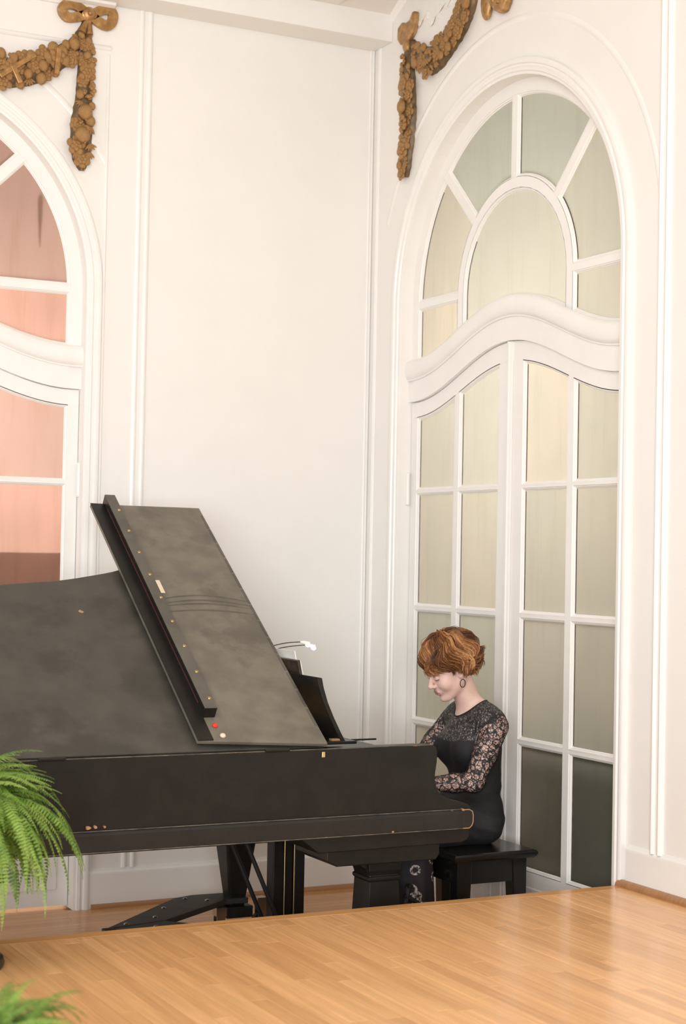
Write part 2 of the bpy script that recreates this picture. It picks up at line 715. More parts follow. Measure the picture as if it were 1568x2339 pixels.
def plank_mesh(L, W, axis):
    k = (round(L, 3), round(W, 4), axis)
    if k not in _cache:
        g = .0006
        if axis == 'x':
            mb = MB().box((g, g, -.012), (L - g, W - g, 0))
        else:
            mb = MB().box((g, g, -.012), (W - g, L - g, 0))
        _cache[k] = mb.mesh('floor_board', bevel=.0008, seg=1)
    return _cache[k]


pr = random.Random(3)
while y > -2.3:
    y -= plank_w
    L0 = .62
    x = -3.2 + pr.choice((-.4, -.2, 0))
    while x < XB:
        L = pr.choice((.8, 1.0, 1.2, 1.4))
        if x + L > XB:
            L = XB - x
        if L > .02:
            o = objm('floor_board', plank_mesh(L, plank_w, 'x'), 'plank_x')
            o.location = (x, y, 0)
            put_loc = o.location.copy()
            o.parent = floor
        x += L

# stage platform with boards running away from the back wall
PY0, PY1 = -2.30, -4.15
platform = MB().box((-6.5, PY1, 0), (XB, PY0, PLAT - .012)).obj('platform', 'plank')
tag(platform, 'raised stage platform of pale maple strips in the foreground', 'stage', kind='structure')
nos = MB().box((-6.5, PY0 - .062, PLAT - .03), (XB, PY0 + .006, PLAT)).obj('nosing_board', 'plank_x', platform, bevel=.004)
x = XB
while x > -3.6:
    x -= plank_w
    yy = PY1 - pr.uniform(0, .5)
    while yy < PY0 - .062:
        L = pr.choice((.55, .7, .85, 1.0, 1.2))
        a, b = max(yy, PY1), min(yy + L, PY0 - .062)
        if b - a > .02:
            o = objm('stage_board', plank_mesh(round(b - a, 3), plank_w, 'y'), 'plank')
            o.location = (x, a, PLAT)
            o.parent = platform
        yy += L

# ceiling: beam over the back wall panel, sloping cove above it, flat beyond
ceil = MB()
ceil.add([(-6.5, -.2, 4.59), (0, -.2, 4.59), (0, -.85, 4.93), (-6.5, -.85, 4.93), (0, -9.2, 4.93), (-6.5, -9.2, 4.93),
          (-6.5, -.2, 5.05), (0, -.2, 5.05), (0, -9.2, 5.05), (-6.5, -9.2, 5.05)],
         [(0, 1, 2, 3), (3, 2, 4, 5), (6, 7, 8, 9), (0, 1, 7, 6), (5, 4, 8, 9)])
tag(ceil.obj('ceiling', 'ceil'), 'pale beige ceiling cove above the beam', 'ceiling', kind='structure')
beam = MB().box((-5.5, -.2, 4.45), (XB, .0, 4.60)).obj('trim_1', 'wall', bevel=.004)
tag(beam, 'cream boxed beam across the top of the back wall', 'beam', kind='structure')
rib = MB().box((-1.7, -.9, 4.59), (-.476, -.199, 4.945)).obj('trim_2', 'wall', bevel=.004)
tag(rib, 'cream ceiling rib dropping to the beam', 'rib', kind='structure')
# crown bead where the cove meets the right wall
cr = MB().add([(XB, -.19, 4.55), (XB - .03, -.19, 4.60), (XB, -.19, 4.64), (XB, -.85, 4.89), (XB - .03, -.85, 4.93), (XB, -.85, 4.97)],
              [(0, 1, 4, 3), (1, 2, 5, 4), (0, 2, 1), (3, 4, 5), (0, 3, 5, 2)])
tag(cr.obj('trim_3', 'trim'), 'sloping crown bead between cove and right wall', 'moulding', kind='structure')


def vmould(name, fn, u0, u1, z0, z1, label, h=.012):
    """vertical panel moulding with stepped profile"""
    w = u1 - u0
    prof = [(0, 0), (0, -.5 * h), (.12, -.9 * h), (.22, -h), (.32, -.75 * h), (.36, -.35 * h), (.62, -.35 * h), (.68, -.8 * h), (.8, -h), (.9, -.8 * h), (1, -.3 * h), (1, 0)]
    path = [(u0, z0, 1, 0), (u0, z1, 1, 0)]
    o = MB().sweep(path, [(a * w, d) for a, d in prof], fn).obj(name, 'trim', smooth=True)
    tag(o, label, 'moulding', kind='structure')
    return o


def wA(u, z, d):
    return (u, d, z)


def wB(u, z, d):
    return (XB + d, -u, z)


vmould('trim_4', wA, -1.482, -1.41, .19, 4.45, 'vertical panel moulding beside the pink-glazed door')
vmould('trim_5', wA, XB - .03, XB - .001, .19, 4.45, 'slim vertical bead in the corner of the back wall', .010)
vmould('trim_6', wB, .05, .075, .19, 4.45, 'slim vertical bead on the corner strip left of the green door', .006)
vmould('trim_7', wB, 2.485, 2.56, PLAT + .16, 4.9, 'vertical panel moulding on the wall right of the green door', .018)
# baseboards
bb = MB().box((-1.655, -.018, 0), (XB, 0, .165)).sweep([(-1.655, 0, 0, 1), (XB, 0, 0, 1)], [(.165, -.018), (.172, -.017), (.18, -.010), (.19, -.006), (.19, 0)], wA)
tag(bb.obj('baseboard_back', 'wall'), 'wide cream baseboard along the back wall under the piano', 'baseboard', kind='structure')


def quarter(name, p0, p1, nrm, r=.02):
    """quarter round shoe along p0-p1; nrm points into the room"""
    p0, p1, n = Vector(p0), Vector(p1), Vector(nrm)
    prof = [n * 0 + Vector((0, 0, 0))] + [n * (r * cos(a)) + Vector((0, 0, r * sin(a))) for a in [pi / 2 * i / 6 for i in range(7)]]
    m = len(prof)
    mb = MB().add([p0 + q for q in prof] + [p1 + q for q in prof],
                  [(i, (i + 1) % m, m + (i + 1) % m, m + i) for i in range(m)] + [tuple(range(m)), tuple(range(2 * m - 1, m - 1, -1))])
    o = mb.obj(name, 'shoe_mould', smooth=True)
    return o


tag(quarter('trim_8', (-1.64, -.018, 0), (XB, -.018, 0), (0, -1, 0), .022), 'oak quarter-round along the back wall floor', 'moulding', kind='structure')
bbB = MB().box((XB - .014, -8.4, PLAT), (XB, -2.335, PLAT + .145)).sweep([(2.335, PLAT, 0, 1), (8.4, PLAT, 0, 1)], [(.145, -.014), (.152, -.013), (.16, -.008), (.168, -.004), (.168, 0)], wB)
tag(bbB.obj('baseboard_right', 'wall'), 'cream baseboard on the right wall above the stage', 'baseboard', kind='structure')
tag(quarter('trim_9', (XB - .014, -2.30, PLAT), (XB - .014, -4.14, PLAT), (-1, 0, 0), .026), 'oak quarter-round where the stage meets the right wall', 'moulding', kind='structure')
MB().box((XB - .004, -.27, 0), (XB, -.001, .18)).obj('baseboard_corner', 'wall')
tag(bpy.data.objects['baseboard_corner'], 'short cream baseboard in the corner left of the green door', 'baseboard', kind='structure')


# faint outer arch relief + spandrel frame
def arc_relief(name, fn, r, a0, a1, label, prof=((-.016, 0), (-.008, -.003), (0, -.0042), (.008, -.003), (.016, 0))):
    path = []
    n = 48
    for i in range(n + 1):
        a = radians(a0 + (a1 - a0) * i / n)
        path.append((r * cos(a), SPR + r * sin(a), cos(a), sin(a)))
    o = MB().sweep(path, prof, fn).obj(name, 'trim', smooth=True)
    tag(o, label, 'moulding', kind='structure')


arc_relief('trim_10', mapB, 1.205, 4, 158, 'faint raised arch line above the green door')
arc_relief('trim_11', mapA, 1.21, 31, 150, 'faint raised arch line above the pink door')
sp = MB().sweep([(-1.640, .19, 1, 0), (-1.640, 4.20, 1, 0)], [(-.010, 0), (-.006, -.006), (0, -.008), (.006, -.006), (.010, 0)], wA)
sp.sweep([(-3.8, 4.235, 0, 1), (-1.63, 4.235, 0, 1)], [(-.014, 0), (-.008, -.007), (0, -.010), (.008, -.007), (.014, 0)], wA)
tag(sp.obj('trim_12', 'trim', smooth=True), 'raised spandrel frame above and beside the pink door', 'moulding', kind='structure')
cm = MB().sweep([(-4.5, 4.45, 0, 1), (-1.625, 4.45, 0, 1)], [(0, -.05), (-.012, -.05), (-.018, -.035), (-.022, -.02), (-.034, -.012), (-.036, 0)], wA)
tag(cm.obj('trim_13', 'trim', smooth=True), 'cornice bead under the beam over the pink door', 'moulding', kind='structure')


# ------------------------------------------------------------------ arched french doors
def ogee(base, amp=.212, half=.90):
    return lambda u: base + amp * (.5 + .5 * cos(pi * min(1, abs(u) / half)))


OG_PANE, OG_GRV, OG_BOT, OG_LEAF = ogee(2.768), ogee(2.662, .222), ogee(2.542, .22), ogee(2.45, .208)
GR = .868


def offset_poly(poly, off):
    n = len(poly)
    ar = sum(poly[i][0] * poly[(i + 1) % n][1] - poly[(i + 1) % n][0] * poly[i][1] for i in range(n))
    sgn = 1 if ar > 0 else -1
    out = []
    for i in range(n):
        p0, p1, p2 = Vector(poly[i - 1]), Vector(poly[i]), Vector(poly[(i + 1) % n])
        e1, e2 = (p1 - p0), (p2 - p1)
        if e1.length < 1e-9 or e2.length < 1e-9:
            out.append(tuple(p1))
            continue
        e1.normalize()
        e2.normalize()
        n1, n2 = Vector((e1.y, -e1.x)) * sgn, Vector((e2.y, -e2.x)) * sgn
        b = (n1 + n2)
        b.normalize()
        k = off / max(.35, b.dot(n1))
        out.append(tuple(p1 + b * k))
    return out


def glaze(fn, poly, parent, mat, d_glass, d_front, st=.014):
    """pane + moulded sticking + dark edge-shade line for one opening"""
    MB().prism(poly, fn, d_glass, d_glass + .005).obj('pane', mat, parent)
    prof = [(st, d_front), (st * .75, d_front), (st * .62, d_front + .004), (st * .3, d_front + .006), (st * .2, d_front + .011), (-.001, d_front + .014), (-.001, d_glass)]
    rings = [offset_poly(poly, o) for o, d in prof]
    n = len(poly)
    mb = MB()
    vs = [fn(*rings[k][i], prof[k][1]) for k in range(len(prof)) for i in range(n)]
    fs = [(k * n + i, k * n + (i + 1) % n, (k + 1) * n + (i + 1) % n, (k + 1) * n + i) for k in range(len(prof) - 1) for i in range(n)]
    mb.add(vs, fs)
    mb.obj('glazing_bead', 'trim', parent)
    # shade at the glass edge, painted as dark strips on the left
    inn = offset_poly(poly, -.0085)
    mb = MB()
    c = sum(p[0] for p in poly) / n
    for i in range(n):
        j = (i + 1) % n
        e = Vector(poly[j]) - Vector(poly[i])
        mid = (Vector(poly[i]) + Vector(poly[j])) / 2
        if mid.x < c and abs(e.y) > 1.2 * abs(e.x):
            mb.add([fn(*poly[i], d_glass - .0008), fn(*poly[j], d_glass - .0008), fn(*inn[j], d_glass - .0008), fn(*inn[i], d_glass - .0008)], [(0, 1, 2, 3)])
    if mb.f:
        mb.obj('shade_line', 'pane_shade', parent)


def arch_door(name, fn, label, pane, mirror=False):
    root = empty(name, fn(0, 0, .06))
    tag(root, label, 'door', kind='structure')
    # architrave
    ap = arch_pts(OPEN_R, 56)
    path = []
    for i, (u, z) in enumerate(ap):
        if z <= SPR + 1e-6 and abs(abs(u) - OPEN_R) < 1e-6:
            path.append((u, z, 1 if u > 0 else -1, 0))
        else:
            a = atan2(z - SPR, u)
            path.append((u, z, cos(a), sin(a)))
    prof = [(0, 0), (0, -.012), (.012, -.014), (.016, -.020), (.03, -.022), (.036, -.016), (.046, -.016), (.05, -.024), (.064, -.028), (.074, -.024), (.076, 0)]
    MB().sweep(path, prof, fn).obj('architrave', 'trim', root, smooth=True)
    # fan light frame
    df, dg, db = .062, .0785, .12
    fan = MB()
    arc_o = [(-OPEN_R, 2.70)] + [(OPEN_R * cos(pi - pi * i / 48), SPR + OPEN_R * sin(pi - pi * i / 48)) for i in range(49)] + [(OPEN_R, 2.70)]
    ri = GR + .014
    arc_i = [(-ri, 2.70)] + [(ri * cos(pi - pi * i / 48), SPR + ri * sin(pi - pi * i / 48)) for i in range(49)] + [(ri, 2.70)]
    fan.strip(arc_o, arc_i, fn, df, db)
    R1o, R1i = .505 - .012, .428 + .012
    N = 32
    ro = [(-R1o, OG_PANE(R1o) - .02)] + [(R1o * cos(pi - pi * i / N), SPR + R1o * sin(pi - pi * i / N)) for i in range(N + 1)] + [(R1o, OG_PANE(R1o) - .02)]
    r_i = [(-R1i, OG_PANE(R1i) - .02)] + [(R1i * cos(pi - pi * i / N), SPR + R1i * sin(pi - pi * i / N)) for i in range(N + 1)] + [(R1i, OG_PANE(R1i) - .02)]
    fan.strip(ro, r_i, fn, df, db)
    hw = .033 - .012
    for a in (45, 90, 135):
        a = radians(a)
        t, nrm = Vector((cos(a), sin(a))), Vector((-sin(a), cos(a)))
        p = [t * (R1o - .005) + nrm * hw, t * (GR + .018) + nrm * hw, t * (GR + .018) - nrm * hw, t * (R1o - .005) - nrm * hw]
        fan.prism([(q.x, q.y + SPR) for q in p], fn, df + .0012, db - .002)
    for sg in (-1, 1):
        a, b = sorted((sg * (R1o - .005), sg * (GR + .018)))
        fan.prism([(a, 3.008 + .012), (b, 3.008 + .012), (b, 3.066 - .012), (a, 3.066 - .012)], fn, df + .0012, db - .002)
    fanlight = fan.obj('fanlight_frame', 'trim', root)
    # fan panes
    hw2 = .033

    def fan_pane(a0, a1, lo_is_bar, hi_is_bar):
        # between spokes a0<a1
        R0, R1 = .505, GR
        pts = []

        def ang(a, R, side):
            s_ = math.asin(min(1, hw2 / R))
            return a + side * s_
        oa0, oa1 = ang(a0, R1, 1), ang(a1, R1, -1)
        ia0, ia1 = ang(a0, R0, 1), ang(a1, R0, -1)
        if lo_is_bar:
            oa0, ia0 = math.asin(.031 / R1), math.asin(.031 / R0)
        if hi_is_bar:
            oa1, ia1 = pi - math.asin(.031 / R1), pi - math.asin(.031 / R0)
        for i in range(13):
            a = oa0 + (oa1 - oa0) * i / 12
            pts.append((R1 * cos(a), SPR + R1 * sin(a)))
        for i in range(13):
            a = ia1 + (ia0 - ia1) * i / 12
            pts.append((R0 * cos(a), SPR + R0 * sin(a)))
        return pts
    q = pi / 4
    for a0, a1, lo, hi in ((0, q, 1, 0), (q, 2 * q, 0, 0), (2 * q, 3 * q, 0, 0), (3 * q, pi, 0, 1)):
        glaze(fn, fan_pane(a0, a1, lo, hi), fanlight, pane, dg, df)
    for sg in (-1, 1):
        us = [sg * (.505 + (GR - .505) * i / 8) for i in range(9)]
        poly = [(u, OG_PANE(u)) for u in us] + [(us[-1], 3.008), (us[0], 3.008)]
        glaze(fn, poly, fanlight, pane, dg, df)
    us = [-.428 + .856 * i / 14 for i in range(15)]
    poly = [(u, OG_PANE(u)) for u in us] + [(.428 * cos(pi * i / 20), SPR + .428 * sin(pi * i / 20)) for i in range(21)]
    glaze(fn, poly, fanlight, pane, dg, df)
    # ogee transom band
    n = 48
    us = [-OPEN_R + 2 * OPEN_R * i / n for i in range(n + 1)]
    tr = MB()
    tr.strip([(u, OG_BOT(u)) for u in us], [(u, OG_PANE(u) - .012) for u in us], fn, .045, .118)
    pth = [(u, OG_GRV(u), 0, 1) for u in us]
    tr.sweep(pth, [(-.012, .045), (-.012, .038), (-.004, .036), (.0, .030), (.018, .022), (.05, .020), (.075, .026), (.088, .034), (.094, .045)], fn)
    tr.obj('transom_band', 'trim', root, smooth=True)
    # two leaves
    colE = [(.114, .454), (.520, .869)]
    rows = [.352, .893, .934, 1.470, 1.511, 2.063, 2.100]
    dF = .066
    for sg in (-1, 1):
        leaf = MB()
        s_ = .012

        def bx(u0, u1, z0, z1, d0=dF, d1=.11):
            a, b = sorted((sg * u0, sg * u1))
            leaf.prism([(a, z0), (b, z0), (b, z1), (a, z1)], fn, d0, d1)
        # stiles
        n = 6
        bx(.004, colE[0][0] - s_, .012, OG_LEAF(.1) + .02, dF + .0009, .1095)
        bx(colE[1][1] + s_, .938, .012, OG_LEAF(.9) + .02, dF + .0009, .1095)
        bx(colE[0][1] + s_, colE[1][0] - s_, rows[0] - s_ - .004, OG_LEAF(.5) + .02, dF + .0006, .109)
        bx(.005, .937, .013, rows[0] - s_)
        for k in (1, 3, 5):
            for (a, b) in colE:
                bx(a - s_ - .004, b + s_ + .004, rows[k] + s_, rows[k + 1] - s_, dF + .0012, .108)
        us2 = [.004 + .934 * i / 24 for i in range(25)]
        leaf.strip([(sg * u, OG_LEAF(u) + s_ * .8) for u in us2], [(sg * u, OG_BOT(u) - .003) for u in us2], fn, dF, .11)
        lf = leaf.obj('door_leaf', 'trim', root)
        tops = rows[1::2]
        for (a, b) in colE:
            for k in range(4):
                z0 = rows[0] if k == 0 else rows[2 * k]
                if k < 3:
                    poly = [(sg * a, z0), (sg * b, z0), (sg * b, rows[2 * k + 1]), (sg * a, rows[2 * k + 1])]
                else:
                    uu = [b + (a - b) * i / 10 for i in range(11)]
                    poly = [(sg * a, z0), (sg * b, z0)] + [(sg * u, OG_LEAF(u)) for u in uu]
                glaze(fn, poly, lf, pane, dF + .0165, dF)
        # bottom panel
        a, b = sorted((sg * .10, sg * .88))
        lf2 = MB().prism([(a, .09), (b, .09), (b, .27), (a, .27)], fn, dF - .006, dF + .01)
        lf2.obj('kick_panel', 'trim', lf, bevel=.004)
    # astragal on the meeting stiles
    MB().sweep([(0, .02, 1, 0), (0, OG_BOT(0) - .004, 1, 0)], [(-.019, dF), (-.019, dF - .010), (-.008, dF - .013), (-.006, dF - .02), (.006, dF - .02), (.008, dF - .013), (.019, dF - .010), (.019, dF)], fn).obj('astragal', 'trim', root)
    # hinges
    for z in (2.02, .62):
        for sg in (-1, 1):
            c0 = fn(sg * .941, z, .050)
            hb = MB().tube([c0, (c0[0], c0[1], z + .30 * .5)], .011, 10)
            hb.ell(c0, (.012, .012, .012)).ell((c0[0], c0[1], z + .15), (.012, .012, .012))
            hb.obj('hinge', 'trim', root, smooth=True)
    return root


doorA = arch_door('door_1', mapA, 'white arched french door with pink frosted glass behind the piano tail', 'pane_pink')
doorB = arch_door('door_2', mapB, 'white arched french door with greenish frosted glass behind the pianist', 'pane_green')
# darker translucent film behind the lower panes of the pink door
for sg in (-1, 1):
    a, b = sorted((sg * .11, sg * .875))
    fo = MB().prism([(a, .34), (b, .34), (b, 1.735), (a, 1.735)], mapA, .094, .096).obj('darker_film', 'film', doorA)

# space behind the doors
hw = MB().box((1.5, -3.2, -.01), (1.6, 1.0, 4.4))
tag(hw.obj('wall_hall', 'wall'), 'hallway wall beyond the green frosted door', 'wall', kind='structure')
hw = MB().box((-5.0, 1.7, -.01), (0.4, 1.8, 4.4))
tag(hw.obj('wall_corridor', 'wall'), 'corridor wall beyond the pink frosted door', 'wall', kind='structure')
blk = empty('pane_blocker', (XB + .42, -1.95, 0))  # added dark box that keeps lamp light off the lower panes
tag(blk, 'dark cabinet added to shade the lower green frosted panes', 'blocker')
MB().box((XB + .22, -2.5, .0), (XB + .62, -1.36, .98)).obj('blocker_body', 'dark_blocker', blk, bevel=.006)
MB().box((XB + .20, -2.52, .98), (XB + .64, -1.34, 1.01)).obj('blocker_top', 'dark_blocker', blk, bevel=.006)
for k in range(2):
    MB().box((XB + .205, -2.48 + k * .56, .08), (XB + .222, -1.94 + k * .56, .95)).obj('blocker_panel', 'dark_blocker', blk, bevel=.004)


# brown run mark on the upper pink pane (behind the glass)
MB().prism([(.708, 3.46), (.722, 3.49), (.736, 3.46), (.733, 3.38), (.728, 3.27), (.722, 3.21), (.717, 3.27), (.711, 3.38)], mapA, .093, .095).obj('stain', 'film2', doorA)
# old peeling plaster above the green door
fr_ = random.Random(8)
for k in range(9):
    cu, cz = .50 + .33 * k / 8 + fr_.uniform(-.03, .03), 4.44 + .02 * sin(k * 2.1) + .05 * (k / 8) + fr_.uniform(-.03, .03)
    rr_ = fr_.uniform(.018, .04)
    poly = [(cu + rr_ * fr_.uniform(.6, 1.2) * cos(a), cz + rr_ * fr_.uniform(.5, 1.0) * sin(a)) for a in [2 * pi * i / 9 for i in range(9)]]
    MB().prism(poly, wB, -.004 - .001 * (k % 3), .0).obj('plaster_flake', 'wall', wall_right, bevel=.0015)
    if k % 2 == 0:
        pts_ = [wB(cu + .018 * i + fr_.uniform(-.006, .006), cz - .02 + .012 * i + fr_.uniform(-.008, .008), -.005) for i in range(5)]
        MB().tube(pts_, [.0006, .0014, .0018, .0012, .0004], 5).obj('crack', 'crack', wall_right)
# ------------------------------------------------------------------ grand piano
def catmull(pts, n=6):
    out = []
    P = [pts[0]] + list(pts) + [pts[-1]]
    for i in range(1, len(P) - 2):
        p0, p1, p2, p3 = [Vector(q) for q in P[i - 1:i + 3]]
        for k in range(n):
            t = k / n
            out.append(tuple(.5 * ((2 * p1) + (p2 - p0) * t + (2 * p0 - 5 * p1 + 4 * p2 - p3) * t * t + (3 * p1 - p0 - 3 * p2 + p3) * t ** 3)))
    out.append(tuple(pts[-1]))
    return out


YS = -2.10
piano = empty('grand_piano', (-1.9, -1.4, 0))
tag(piano, 'worn black concert grand piano with propped lid and folded-back front flap', 'piano')
bent = [(-1.25, 1.64), (-1.40, 1.64), (-1.52, 1.61), (-1.66, 1.47), (-1.78, 1.30), (-1.92, 1.175), (-2.07, 1.128), (-2.2, 1.097), (-2.34, 1.075), (-2.455, 1.055),
        (-2.7, 1.0), (-2.95, .92), (-3.15, .78), (-3.32, .55), (-3.41, .25), (-3.42, .08), (-3.36, 0)]
bent_s = catmull(bent, 5)
outline = [(-1.25, YS)] + [(-3.30, YS)] + [(x_, YS + w_) for x_, w_ in reversed(bent_s)]
outl = [Vector(p) for p in outline]


def inset(pts, d):
    res = []
    n = len(pts)
    for i in range(n):
        t = (pts[min(i + 1, n - 1)] - pts[max(i - 1, 0)]).normalized()
        res.append(tuple(pts[i] + Vector((t.y, -t.x)) * d))
    return res


inn = inset(outl, .05)
xy = lambda u, v, d: (u, v, d)
rim = MB().strip([tuple(p) for p in outl], inn, xy, .668, 1.003)
arm = [(-1.25, .668), (-1.25, 1.003), (-.942, 1.004), (-.924, .996), (-.916, .978), (-.917, .936), (-.925, .885), (-.924, .855), (-.913, .824), (-.89, .800), (-.85, .782), (-.80, .770),
       (-.770, .760), (-.755, .744), (-.753, .692), (-.760, .676), (-.775, .668)]
xz = lambda u, v, d: (u, d, v)
rim.prism(arm, xz, YS, YS + .055)
rim.prism(arm, xz, YS + 1.64 - .055, YS + 1.64)
rim.obj('rim', 'case', piano, bevel=.004)
# base moulding round the rim
prof = [(0, .664), (.010, .664), (.013, .670), (.013, .728), (.010, .736), (.004, .742), (0, .744)]
path = [(p.x, p.y) for p in outl]
mb = MB()
n = len(outl)
vs, fs = [], []
full = [Vector((-.80, YS))] + outl + [Vector((-.80, YS + 1.64))]
n = len(full)
for i in range(n):
    t = (full[min(i + 1, n - 1)] - full[max(i - 1, 0)]).normalized()
    o_ = Vector((-t.y, t.x))
    for off, z in prof:
        q = full[i] + o_ * off
        vs.append((q.x, q.y, z))
m = len(prof)
for i in range(n - 1):
    for k in range(m - 1):
        fs.append((i * m + k, i * m + k + 1, (i + 1) * m + k + 1, (i + 1) * m + k))
fs.append(tuple(range(m)))
MB().add(vs, fs).obj('rim_moulding', 'case_edge', piano)
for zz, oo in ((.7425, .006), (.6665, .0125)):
    MB().tube([(-.80, YS - oo, zz), (-3.3, YS - oo, zz)], .0022, 6).obj('moulding_highlight', 'edge_highlight', piano)
MB().tube([(-.94, YS + .001, 1.0035), (-3.3, YS + .001, 1.0035)], .0022, 6).obj('rim_highlight', 'edge_highlight', piano)
MB().tube([(-.80, YS - .0125, .741), (-.772, YS - .0125, .741), (-.757, YS - .0125, .733), (-.753, YS - .0125, .718), (-.753, YS - .0125, .692), (-.759, YS - .0125, .676), (-.77, YS - .0125, .667), (-.80, YS - .0125, .667)], .0024, 6).obj('arm_edge', 'chip', piano)
# framed ends of the two arms
for yy, sg in ((YS, -1), (YS + 1.64, 1)):
    a, b = sorted((yy, yy + sg * .013))
    MB().prism([(-.80, .664), (-.80, .744), (-.775, .744), (-.758, .736), (-.751, .72), (-.751, .69), (-.757, .674), (-.768, .664)], xz, a, b).obj('arm_cap', 'case_edge', piano, bevel=.003)
# bottom, keybed, leg plates
MB().prism([(p[0], p[1]) for p in inn] , xy, .672, .69).obj('case_bottom', 'rubber', piano)
for k, yy in enumerate((-1.75, -1.35, -.95)):
    MB().box((-2.5, yy - .04, .60), (-1.5, yy + .04, .675)).obj('floor_beam', 'case', piano, bevel=.004)
MB().prism([(-1.51, .664), (-1.43, .602), (-.79, .606), (-.766, .614), (-.754, .630), (-.754, .648), (-.762, .662)], xz, YS + .012, YS + 1.628).obj('keybed', 'case', piano, bevel=.004)
for yc in (-1.91, -.70):
    MB().prism([(-1.375, .603), (-1.375, .562), (-1.33, .538), (-.885, .538), (-.87, .56), (-.87, .607)], xz, yc - .14, yc + .14).obj('leg_plate', 'case', piano, bevel=.004)


def piano_leg(xc, yc, top):
    def ring(hx, hy, z):
        return [(xc - hx, yc - hy, z), (xc + hx, yc - hy, z), (xc + hx, yc + hy, z), (xc - hx, yc + hy, z)]
    zs = [(top, .074, .076), (.50, .072, .074), (.478, .066, .068), (.475, .072, .074), (.461, .072, .074), (.458, .066, .068), (.30, .072, .074), (.19, .080, .082), (.175, .084, .086), (.155, .084, .086), (.15, .06, .06), (.135, .06, .06)]
    mb_ = MB()
    vs_ = []
    for z, hx, hy in zs:
        vs_ += ring(hx, hy, z)
    fs_ = [(4 * i + k, 4 * i + (k + 1) % 4, 4 * i + 4 + (k + 1) % 4, 4 * i + 4 + k) for i in range(len(zs) - 1) for k in range(4)]
    fs_ += [(0, 1, 2, 3), tuple(range(4 * len(zs) - 4, 4 * len(zs)))]
    mb_.add(vs_, fs_)
    return mb_.obj('leg', 'case', piano, bevel=.004)


bass_leg = piano_leg(-1.089, -1.927, .54)
# curved bracket at the top of the bass leg
MB().prism([(-1.27, .54), (-1.162, .54), (-1.155, .475), (-1.168, .505), (-1.20, .525)], xz, -1.985, -1.87).obj('leg_bracket', 'case', piano, bevel=.003)


def taper_leg(xc, yc, top, w0, w1):
    mb_ = MB().hexa([(xc - w1, yc - w1, .12), (xc + w1, yc - w1, .12), (xc + w1, yc + w1, .12), (xc - w1, yc + w1, .12),
                     (xc - w0, yc - w0, top), (xc + w0, yc - w0, top), (xc + w0, yc + w0, top), (xc - w0, yc + w0, top)])
    return mb_.obj('leg', 'case', piano, bevel=.012)


taper_leg(-1.20, -.76, .54, .088, .036)
taper_leg(-2.98, -1.72, .665, .088, .036)
# pedal lyre and braces
lyre = MB()
for dx in (-.055, .045):
    lyre.box((-1.215 + dx - .024, -1.385, .13), (-1.215 + dx + .024, -1.315, .605))
lyre.box((-1.215 - .02, -1.37, .13), (-1.215 + .02, -1.33, .60))
lyre.obj('lyre_post', 'case', piano, bevel=.004)
for dx in (-.03, .015):
    MB().tube([(-1.215 + dx, -1.392, .15), (-1.215 + dx, -1.392, .60)], .0028, 8).obj('pedal_rod', 'brass', piano)
MB().box((-1.32, -1.56, .09), (-1.12, -1.14, .14)).obj('lyre_box', 'case', piano, bevel=.006)
for k, yy in enumerate((-1.43, -1.35, -1.27)):
    MB().box((-1.13, yy - .02, .075), (-.98, yy + .02, .088)).obj('pedal', 'brass', piano, bevel=.005)
for yy, xt in ((-1.44, -1.475), (-1.25, -1.475)):
    MB().tube([(xt, yy, .602), (-1.255, yy, .12)], .010, 8).obj('lyre_brace', 'black_metal', piano)
# lid --------------------------------------------------------------
TH = radians(34.2)
LO = Vector((-1.40, YS, 1.0165))
LU, LS, LN = Vector((1, 0, 0)), Vector((0, cos(TH), sin(TH))), Vector((0, -sin(TH), cos(TH)))


def lidp(u, s, n_):
    return tuple(LO + LU * u + LS * s + LN * n_)


lb = catmull([(-1.40, 1.667), (-1.50, 1.655), (-1.62, 1.53), (-1.74, 1.36), (-1.83, 1.26), (-1.92, 1.200), (-2.07, 1.153), (-2.2, 1.122), (-2.34, 1.104), (-2.455, 1.086),
              (-2.7, 1.03), (-2.95, .95), (-3.15, .81), (-3.33, .58), (-3.43, .27), (-3.44, .08), (-3.38, .03)], 5)
main_poly = [(0, .03)] + [(x_ + 1.40, w_) for x_, w_ in lb]
lid = MB().prism(main_poly, lidp, -.046, -.030).obj('lid', 'lid', piano, bevel=.003)
flap = MB().prism([(-.525, .055), (0, .012), (0, 1.667), (-.520, 1.672)], lidp, -.016, 0).obj('front_flap', 'flap', piano, bevel=.003)
MB().prism([(-.526, .052), (-.462, .052), (-.462, 1.670), (-.521, 1.673)], lidp, .0003, .005).obj('flap_shade_strip', 'case', flap, bevel=.002)  # black strip and batten sides stand in for the shade there
MB().prism([(-.466, .185), (-.414, .185), (-.414, 1.678), (-.462, 1.678)], lidp, .0005, .046).obj('batten', 'case', flap, bevel=.002)
MB().prism([(-.4655, .186), (-.4145, .186), (-.4145, 1.6775), (-.4615, 1.6775)], lidp, .0462, .0478).obj('batten_face', 'batten', flap)
MB().prism([(-.4672, .25), (-.4665, .25), (-.4632, 1.6), (-.4642, 1.6)], lidp, .018, .026).obj('felt_strip', 'felt', flap)
for k in range(9):
    s_ = 1.555 - k * (1.555 - .245) / 8
    c = Vector(lidp(-.428, s_, .048))
    MB().ell(c, (.0075, .0075, .003), 10, 6, (LU, LS, LN)).obj('screw', 'brass', flap)
MB().prism([(-.418, .93), (-.400, .93), (-.400, 1.02), (-.418, 1.02)], lidp, .0479, .049).obj('label_plate', 'ivory', flap)
o = MB().ell(lidp(-.430, .135, .004), (.012, .012, .008), 12, 8, (LU, LS, LN)).obj('bumper', 'red', flap, smooth=True)
o['label'] = 'red rubber bumper'
